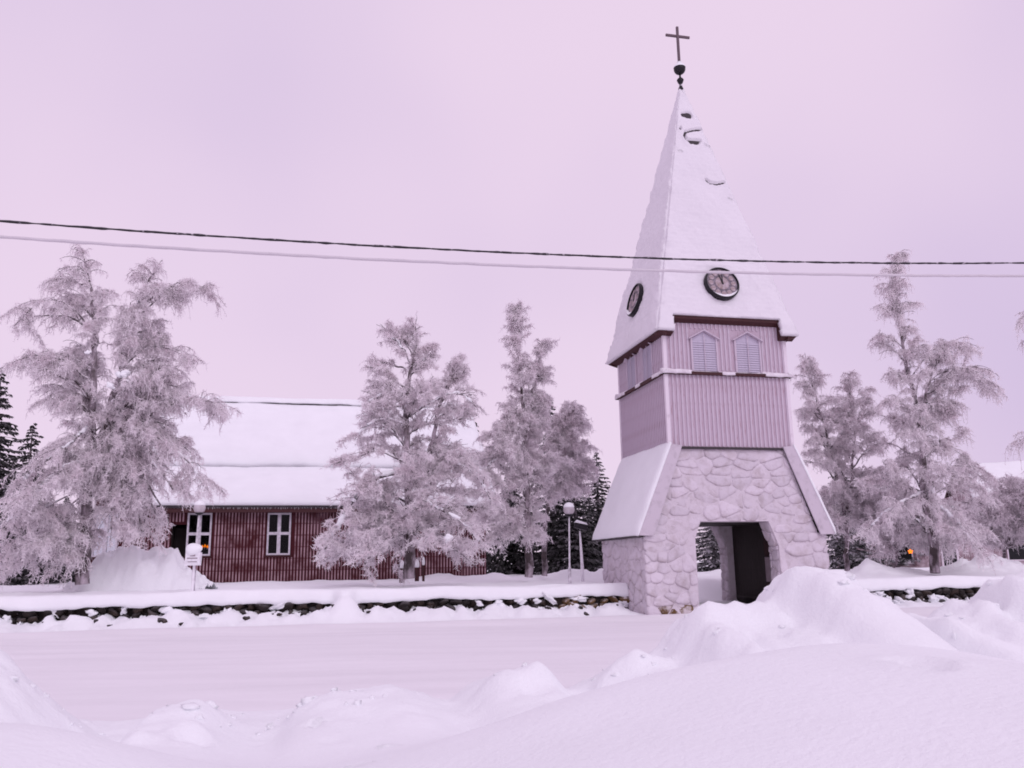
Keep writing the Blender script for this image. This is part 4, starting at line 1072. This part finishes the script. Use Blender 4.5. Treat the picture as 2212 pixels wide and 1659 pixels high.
# tall bare-topped birch on the right, and the clump by the tower
birch('tall thin topped birch right of the tower behind the wall', 33.0, (2020, 1236), [
    dict(path=[(2020,1238,0),(2012,1150,0),(1996,1060,0),(1992,960,0),(1975,860,0),(1952,760,0),(1942,680,0),(1930,600,0),(1940,548,0)], r0=.17, n=46,
         prof=[(548,1908,1970),(585,1905,1965),(620,1905,1955),(650,1900,1978),(690,1880,1965),(730,1890,1975),(790,1895,2030),(850,1885,2060),(920,1880,2035),(1000,1870,2050),(1060,1850,2080),(1120,1860,2110),(1170,1880,2120)]),
    dict(path=[(1990,930,0),(2000,850,-.1),(2020,790,-.2),(2040,750,-.2)], r0=.06, n=20, prof=[(742,2020,2085),(780,2000,2115),(820,1995,2125),(860,2000,2090),(920,2000,2060)]),
  ], 21, twig=.43, twigs=14000, snowy=.12, droop=.75,
  extra=[([(1965,820,0),(2010,760,-.2),(2060,740,-.2),(2100,755,-.2)], .026), ([(1985,900,0),(2040,830,-.3),(2090,810,-.3),(2130,840,-.3)], .03), ([(1996,1030,0),(2030,1090,-.8),(2070,1130,-1),(2110,1190,-1)], .055), ([(1998,1060,0),(1960,1080,-.8),(1910,1110,-1),(1870,1150,-1)], .045),
         ([(1993,960,0),(2030,965,-.2),(2060,950,-.2),(2085,930,-.2)], .022), ([(1996,1060,0),(2050,1012,.2),(2090,1005,.3),(2122,1035,.3)], .026), ([(1996,1080,0),(2050,1050,-.2),(2090,1045,-.2),(2125,1075,-.2)], .026)])
birch('low spreading frosted birch close to the right side of the tower', 36.0, (1830, 1232), [
    dict(path=[(1830,1236,0),(1826,1120,0),(1800,1000,0),(1768,880,0),(1742,780,0)], r0=.10, n=40,
         prof=[(778,1738,1746),(810,1728,1770),(850,1722,1790),(900,1722,1800),(950,1720,1830),(1000,1725,1850),(1060,1740,1860),(1130,1770,1880),(1180,1790,1890)]),
    dict(path=[(1828,1120,0),(1840,1010,0),(1845,920,0),(1832,830,0)], r0=.07, n=38,
         prof=[(822,1815,1850),(850,1790,1885),(900,1790,1905),(960,1790,1925),(1020,1790,1930),(1090,1790,1930),(1150,1800,1930),(1190,1810,1920)]),
  ], 23, twig=.41, twigs=15500, snowy=.12, droop=.55)
birch('bushy frosted birch at the right edge before the far house', 37.0, (2170, 1225), [
    dict(path=[(2170,1232,0),(2172,1160,0),(2178,1100,0),(2190,1060,0)], r0=.08, n=52,
         prof=[(1052,2150,2230),(1075,2110,2300),(1110,2090,2330),(1150,2080,2340),(1190,2085,2340)]),
  ], 27, twig=.5, twigs=11000, snowy=.15, droop=.6)
birch('low frosted shrub under the tall right birch', 35.0, (1930, 1232), [
    dict(path=[(1935,1234,0),(1938,1180,0),(1945,1120,0),(1960,1070,0)], r0=.05, n=34,
         prof=[(1060,1930,1990),(1090,1890,2040),(1130,1880,2060),(1180,1885,2060),(1205,1890,2050)]),
  ], 28, twig=.5, twigs=6000, snowy=.25, cat='shrub', name='frosted_shrub')
birch('frosted birch reaching in from beyond the right edge', 34.0, (2330, 1235), [
    dict(path=[(2330,1240,0),(2325,1000,0),(2310,800,0),(2290,600,0)], r0=.15, n=30,
         prof=[(600,2270,2330),(690,2215,2390),(800,2235,2400),(900,2240,2410),(960,2205,2410),(1050,2240,2420),(1150,2260,2420)]),
  ], 29, twig=.6, twigs=4500, extra=[([(2305,760,0),(2270,690,0),(2235,675,0),(2203,690,0)], .02), ([(2318,960,0),(2280,930,0),(2240,935,0),(2200,960,0)], .02)])

def spruce_mesh(h, w, seed, nwh=26, mat=None):
    r = np.random.default_rng(seed); B = []
    n_b = 0
    bo = []; sp_v = []
    for k in range(nwh):
        f = k / (nwh - 1); z = h * (.06 + .93 * f); L = w * (1 - f) ** .82 * r.uniform(.8, 1.1) + .10
        nb = int(6 + 8 * (1 - f))
        for a in np.linspace(0, 2 * np.pi, nb, endpoint=False) + r.uniform(0, 6):
            l_ = L * r.uniform(.6, 1.12); s = np.linspace(0, 1, 7)
            d = np.array([np.cos(a), np.sin(a), 0])
            drop = -l_ * (.55 * s - .28 * s ** 2) * (1 - .55 * f) + r.normal(0, .02, 7)
            bo.append(np.array([0, 0, z + r.uniform(-.12, .12)]) + d * (l_ * s)[:, None] + np.stack([0 * s, 0 * s, drop], 1))
    bo = np.array(bo)
    nspr = 26
    N = len(bo) * nspr
    j = np.repeat(np.arange(len(bo)), nspr); t = r.uniform(.12, 1, N) * 5.999; i = t.astype(int)
    P = bo[j, i] + (bo[j, i + 1] - bo[j, i]) * (t - i)[:, None]
    ax = bo[j, -1] - bo[j, 0]; bl = np.linalg.norm(ax, axis=1, keepdims=True); ax = ax / bl
    side = np.cross(ax, [0, 0, 1.]) * np.where(r.random(N) < .5, 1, -1)[:, None]
    d = ax * r.uniform(.2, .8, (N, 1)) + side * r.uniform(.3, 1, (N, 1)) + np.array([0, 0, -1]) * r.uniform(.15, .75, (N, 1))
    d /= np.linalg.norm(d, axis=1, keepdims=True)
    l2 = (r.uniform(.14, .34, N) * np.clip(bl[:, 0] * .55 + .35, .3, 1.3))[:, None]
    w2 = np.cross(d, r.normal(0, 1, (N, 3))); w2 /= np.linalg.norm(w2, axis=1, keepdims=True) + 1e-9
    w2 = w2 * l2 * r.uniform(.12, .24, (N, 1))
    v = np.stack([P - w2 * .5, P + w2 * .5, P + d * l2 * .6 + w2, P + d * l2 + np.array([0, 0, -.03]), P + d * l2 * .6 - w2], 1).reshape(-1, 3)
    b = np.arange(N)[:, None] * 5
    q = b + np.array([[0, 1, 2, 4]]); tr = b + np.array([[4, 2, 3]])
    tv, tq = tubes(bo, np.full(bo.shape[:2], .012), 3)
    crown = np_mesh('crown', np.concatenate([v, tv]), np.concatenate([q, tq + len(v)]), tr, smooth=False, mat=mat)
    tk = MB().tube([(0, 0, -.3), (0, 0, h * .5), (0, 0, h * .99)], [.04 + .016 * h, .02 + .009 * h, .012], 8).mesh('trunk', M['bark'], True)
    return crown, tk
SP = [spruce_mesh(10, 2.2, 41, 30, M['spruce']), spruce_mesh(8, 1.9, 42, 26, M['spruce']), spruce_mesh(9, 2.3, 43, 28, M['spruce_pale'])]
SPH = (10, 8, 9); SPW = (2.2, 1.9, 2.3)
def spruce(label, k, px, py_top, Y, halfw, rz=0.0):
    T = at(px, py_top, Y); z0 = 1.0; h = T[2] - z0
    wm = abs(at(px + halfw, py_top, Y)[0] - T[0])
    o = tag(empty('spruce_tree', (T[0], T[1], z0), rz), label, 'tree', 'dark spruces in the churchyard')
    s = h / SPH[k]; sx = wm / SPW[k]
    o.scale = (sx, sx, s)
    add('crown', SP[k][0], None, o); add('trunk', SP[k][1], None, o)
spruce('dark spruce cut by the left edge of the picture', 0, 4, 800, 42, 125)
spruce('lower dark spruce behind the drooping limb of the left birch', 1, 72, 915, 44, 95, 1)
spruce('dark spruce in the shade under the left birch', 1, 30, 985, 40, 70, 3)
spruce('short dark spruce behind the trunk of the left birch', 1, 145, 1075, 41, 70, .4)
spruce('small dark spruce beneath the drooping limb at far left', 1, 92, 1098, 38, 75, 2.4)
spruce('small dark spruce at the lower left corner of the yard', 1, 12, 1070, 37, 70, 4.4)
spruce('dark spruce standing closest to the left side of the tower', 0, 1288, 978, 46, 80, 2)
spruce('dark spruce whose top shows just right of the slim birch', 0, 1188, 862, 49, 95, .5)
spruce('dark spruce behind the gap between broad and slim birches', 1, 1012, 850, 56, 75, 1.3)
spruce('dark spruce behind the two lamps', 1, 1240, 1010, 44, 85, 2.2)
spruce('small dark spruce behind the leaning birch', 1, 1110, 960, 50, 70, 1.7)
spruce('frosted spruce seen through the tower gateway', 2, 1532, 1040, 50, 70, .3)
spruce('frosted spruce behind the birches right of the tower', 2, 1815, 985, 55, 85, 1.1)
spruce('frosted spruce far behind the tall right birch', 2, 1905, 1010, 60, 90, 2.1)

# ------------------------------------------------------------------ snow heap by the left birch
def heap(label, pts, Y, dep, seed):
    P = [at(px, py, Y) for px, py in pts]; X = np.array([p[0] for p in P]); Z = np.array([p[2] for p in P])
    base = .6
    xs = np.linspace(X[0], X[-1], 90); ys = np.linspace(-1, 1, 60); U, V = np.meshgrid(xs, ys)
    top = smooth_interp(U, X, Z, .08) - base
    h = base + top * (1 - np.abs(V) ** 2.2) + .40 * fbm(U * 2.0, V * 2.6, 4, seed, .6) * (1 - V ** 2) + .09 * fbm(U * 7, V * 8, 3, seed + 4) * (1 - V ** 2)
    v = np.stack([U - X.mean(), V * dep, h - base], -1)
    i = (np.arange(59)[:, None] * 90 + np.arange(89)[None]).reshape(-1)
    o = add('snow_heap', np_mesh('snow_heap', v, np.stack([i, i + 1, i + 91, i + 90], 1), mat=M['bank']), None, None, (X.mean(), Y + .3, base))
    return tag(o, label, 'snow heap')
heap('lumpy shovelled snow heap at the foot of the left birch', [(150,1262),(185,1238),(215,1200),(250,1188),(300,1180),(335,1184),(352,1196),(372,1188),(385,1215),(402,1232),(425,1240),(445,1256)], 28.4, 1.2, 5)

# ------------------------------------------------------------------ lamps, posts, sign box
def lamp(label, px, py_globe, py_base, Y, rpx, px_base, dark=False):
    G = at(px, py_globe, Y); Bp = at(px_base, py_base, Y); R = rpx * Y / F_PX
    o = tag(empty('lamp_post', (G[0], G[1], Bp[2])), label, 'lamp post', 'globe lamps in the churchyard')
    h = G[2] - Bp[2]; lean = Bp[0] - G[0]
    MB().tube([(lean, 0, -.5), (lean, 0, .35), (lean * .99, 0, .37), (0, 0, h - R * .9)], [.055, .055, .032, .026], 10).obj('pole', M['pole'], o, smooth=True)
    MB().lathe([(.03, h - R * 1.25), (R * .55, h - R * 1.1), (R * .72, h - R * .86), (.03, h - R * .8)], n=16).obj('collar', M['metal'], o)
    MB().lathe([(R * math.sin(q), h - R * math.cos(q)) for q in np.linspace(.5, math.pi - .02, 16)], n=24).obj('globe', M['globe'], o, smooth=True)
    cap = [(R * 1.05 * math.sin(q), h - R * 1.05 * math.cos(q) + (.25 * R if q > 2.2 else .03)) for q in np.linspace(1.9, math.pi - .02, 9)]
    MB().lathe([(R * .9, cap[0][1] - .02)] + cap, n=24).obj('snow_cap', M['lumpsnow'], o, smooth=True)
lamp('snow topped globe lamp in front of the left church window', 431, 1097, 1256, 25.6, 12.5, 418)
lamp('globe lamp with dark collar before the spruces', 1229, 1101, 1249, 29.6, 12, 1231)
P = at(1258, 1236, 31.5); T = at(1252.5, 1147, 31.5)
o = tag(empty('floodlight_post', (P[0], P[1], P[2])), 'white frosted post carrying a tilted dark floodlight box', 'floodlight')
h = T[2] - P[2]; lean = T[0] - P[0]
MB().tube([(0, 0, -.5), (0, 0, .2), (lean, 0, h)], [.062, .06, .032], 10).obj('post', M['polewhite'], o, smooth=True)
fl = MB(); fl.prism([(lean - .22, -.14, h + .13), (lean + .26, -.14, h + .0), (lean + .27, -.14, h + .2), (lean - .18, -.14, h + .30)], (0, .25, 0)); fl.obj('housing', M['metal'], o)
MB().prism([(lean - .20, -.15, h + .31), (lean + .28, -.15, h + .21), (lean + .24, -.15, h + .28), (lean - .1, -.15, h + .40)], (0, .27, 0)).obj('snow_cap', M['lumpsnow'], o)
# sign box on a pole
P = at(415, 1254, 25.4); Y = 25.4
s_ = Y / F_PX
o = tag(empty('sign_box', (P[0], P[1], P[2])), 'small pale notice box on a pole with a round snow cap', 'sign')
MB().tube([(0, .05, -.5), (.02, .05, 62 * s_)], .035, 10).obj('pole', M['polewhite'], o)
MB().prism([(-16 * s_, -.10, 31 * s_), (16 * s_, -.10, 31 * s_), (17 * s_, -.10, 58 * s_), (-14 * s_, -.10, 60 * s_)], (0, .14, 0)).obj('box', M['sign'], o)
MB().box(-11 * s_, 11 * s_, -.108, -.102, 45 * s_, 47 * s_).box(-9 * s_, 10 * s_, -.108, -.102, 38 * s_, 39.5 * s_).box(-4 * s_, 6 * s_, -.108, -.102, 50 * s_, 53 * s_).obj('print', M['print'], o)
me = blob_mesh('snow_cap', 3, 77, .12, (17 * s_, .15, 14 * s_), M['lumpsnow'])
add('snow_cap', me, None, o, (1 * s_, -.03, 64 * s_))
# three small posts round the birch trunk
for px, w, y0, y1, lab, dY in ((867.5, 9, 1229, 1252, 'dark red post with tall snow cap left of the broad birch trunk', 0), (900.5, 8.5, 1227, 1250, 'dark red post with snow cap just right of the broad birch trunk', 0), (914.5, 5, 1222, 1248, 'thin dark post with small snow cap, right of the thicker two', 1.0)):
    Y = 33 + dY; s_ = Y / F_PX; Bp = at(px, y1, Y)
    o = tag(empty('wooden_post', tuple(Bp), .2), lab, 'post', 'snow capped posts near the birch trunk')
    h = (y1 - y0) * s_
    MB().box(-w * s_ / 2, w * s_ / 2, -w * s_ / 2, w * s_ / 2, -.4, h).obj('post', M['darkred'], o)
    MB().lathe([(w * s_ * .45, h), (w * s_ * .62, h + 3 * s_), (w * s_ * .58, h + 9 * s_), (w * s_ * .4, h + 15 * s_), (0, h + 18 * s_)], n=14).obj('snow_cap', M['lumpsnow'], o, smooth=True)

# ------------------------------------------------------------------ far house on the right
HY = 58.0
hp = at(2060, 1225, HY)
HR = -.22
house = tag(empty('house', (hp[0], hp[1], .9), HR), 'low boarded house with snowy roof behind the right birches', 'house')
k_ = HY / F_PX
W0, W1, HH = -.4, 11.5, 5.0
MB().box(W0 + 1.5, W1, 0, 7, -.5, HH).box(-6.5, W0 + 1.49, .02, 6, -.5, 2.6).obj('wall', M['housewall'], house)
MB().prism([(W0 + 2.3, 0.05, HH), (W0 + 2.3, 3.5, HH + 1.75), (W0 + 2.3, 6.95, HH)], (.2, 0, 0)).obj('gable_wall', M['housewall'], house)
rr_ = MB().prism([(W0 + 2.0, -.6, HH - .35), (W0 + 2.0, 3.5, HH + 2.0), (W0 + 2.0, 7.6, HH - .35), (W0 + 2.0, 7.6, HH - .55), (W0 + 2.0, 3.5, HH + 1.8), (W0 + 2.0, -.6, HH - .55)], (W1 - W0 - 1.5, 0, 0)).obj('roof', M['darkred'], house)
nu, nv = 90, 30
us = np.linspace(W0 + 1.9, W1 + .6, nu); v = np.linspace(0, 1, nv); U, V = np.meshgrid(us, v)
t = .42 * np.sqrt(np.clip(V / .12, .03, 1)) * np.sqrt(np.clip((U - W0 - 1.9) / .4, .05, 1)) * (1 + .2 * fbm(U * .5, V * 3, 3, 161))
out = np.stack([U, -.68 + 4.18 * V - t * .55, HH - .33 + 2.33 * V + t * .83], -1)
inn = np.stack([U, -.62 + 4.15 * V, HH - .36 + 2.35 * V], -1)
add('snow_cover', slab('snow_cover', out, inn, mat=M['roofsnow']), None, rr_)
MB().box(W0 + 2.1, W0 + 2.5, 2.4, 2.9, HH + 1.0, HH + 2.6).obj('chimney', M['metal'], rr_)
for x0, z0, x1, z1, lit in ((-3.6, .5, -2.5, 1.9, True), (3.4, .6, 4.4, 1.9, False), (6, .6, 7, 1.9, False)):
    wi = empty('window', ((x0 + x1) / 2, -.02, 0)); wi.parent = house; hw = (x1 - x0) / 2
    MB().box(-hw, hw, 0, .015, z0, z1).obj('pane', M['dark'], wi)
    MB().box(-hw - .07, -hw, -.04, .02, z0 - .07, z1 + .07).box(hw, hw + .07, -.04, .02, z0 - .07, z1 + .07).box(-hw, hw, -.04, .02, z1, z1 + .07).box(-hw, hw, -.04, .02, z0 - .07, z0).obj('frame', M['corner'], wi)
dr_ = MB().box(-.55, .25, -.03, .015, -.3, 2.1).obj('door', M['dark'], house)
MB().box(-.68, -.56, -.06, .02, -.3, 2.2).box(.26, .38, -.06, .02, -.3, 2.2).box(-.56, .26, -.06, .02, 2.105, 2.2).obj('door_frame', M['corner'], house)
p = at(1967, 1191, HY - 1.5)
o = tag(empty('window_star', tuple(p), HR), 'small orange star lamp glowing in the far house window', 'lamp')
pts = []
for k in range(10):
    R = .17 if k % 2 == 0 else .10; pts.append((R * math.sin(k * math.pi / 5), 0, R * math.cos(k * math.pi / 5)))
MB().prism(pts, (0, .08, 0)).obj('star', M['ember'], o)
MB().tube([(0, .04, .2), (0, .04, .6)], .01, 6).obj('cord', M['metal'], o)

# ------------------------------------------------------------------ overhead cables
def cable(name, pts, yl, rad, mat, label, wob):
    P = np.array([on_y(px, py, yl) for px, py in pts]); co = np.polyfit(P[:, 0], P[:, 2], 2 if len(pts) < 6 else 3)
    xs = np.linspace(-30, 18, 900); zz = np.polyval(co, xs)
    r = np.random.default_rng(3)
    W = np.array([wor(x, yl, z) for x, z in zip(xs, zz)])
    R = rad * (1 + wob * fbm(xs * 6, xs * 0, 3, 171)); W[:, 2] += .3 * rad * fbm(xs * 4, xs * 0 + 5, 3, 173)
    v, q = tubes(W[None], R[None], 9)
    return tag(add(name, np_mesh(name, v, q, mat=mat)), label, 'cable')
cable('overhead_cable', [(0,478),(280,497),(550,515),(830,532),(1106,547),(1400,557.5),(1640,564),(1900,567.5),(2212,568)], -12.5, .018, M['cable'], 'dark frosted cable strung across the whole picture', .6)
cable('overhead_cable', [(0,512),(280,530),(550,546),(830,562),(1106,574),(1400,584),(1640,590),(1900,594),(2212,596)], -13.5, .024, M['rime'], 'pale rime coated cable just below the dark one', .15)
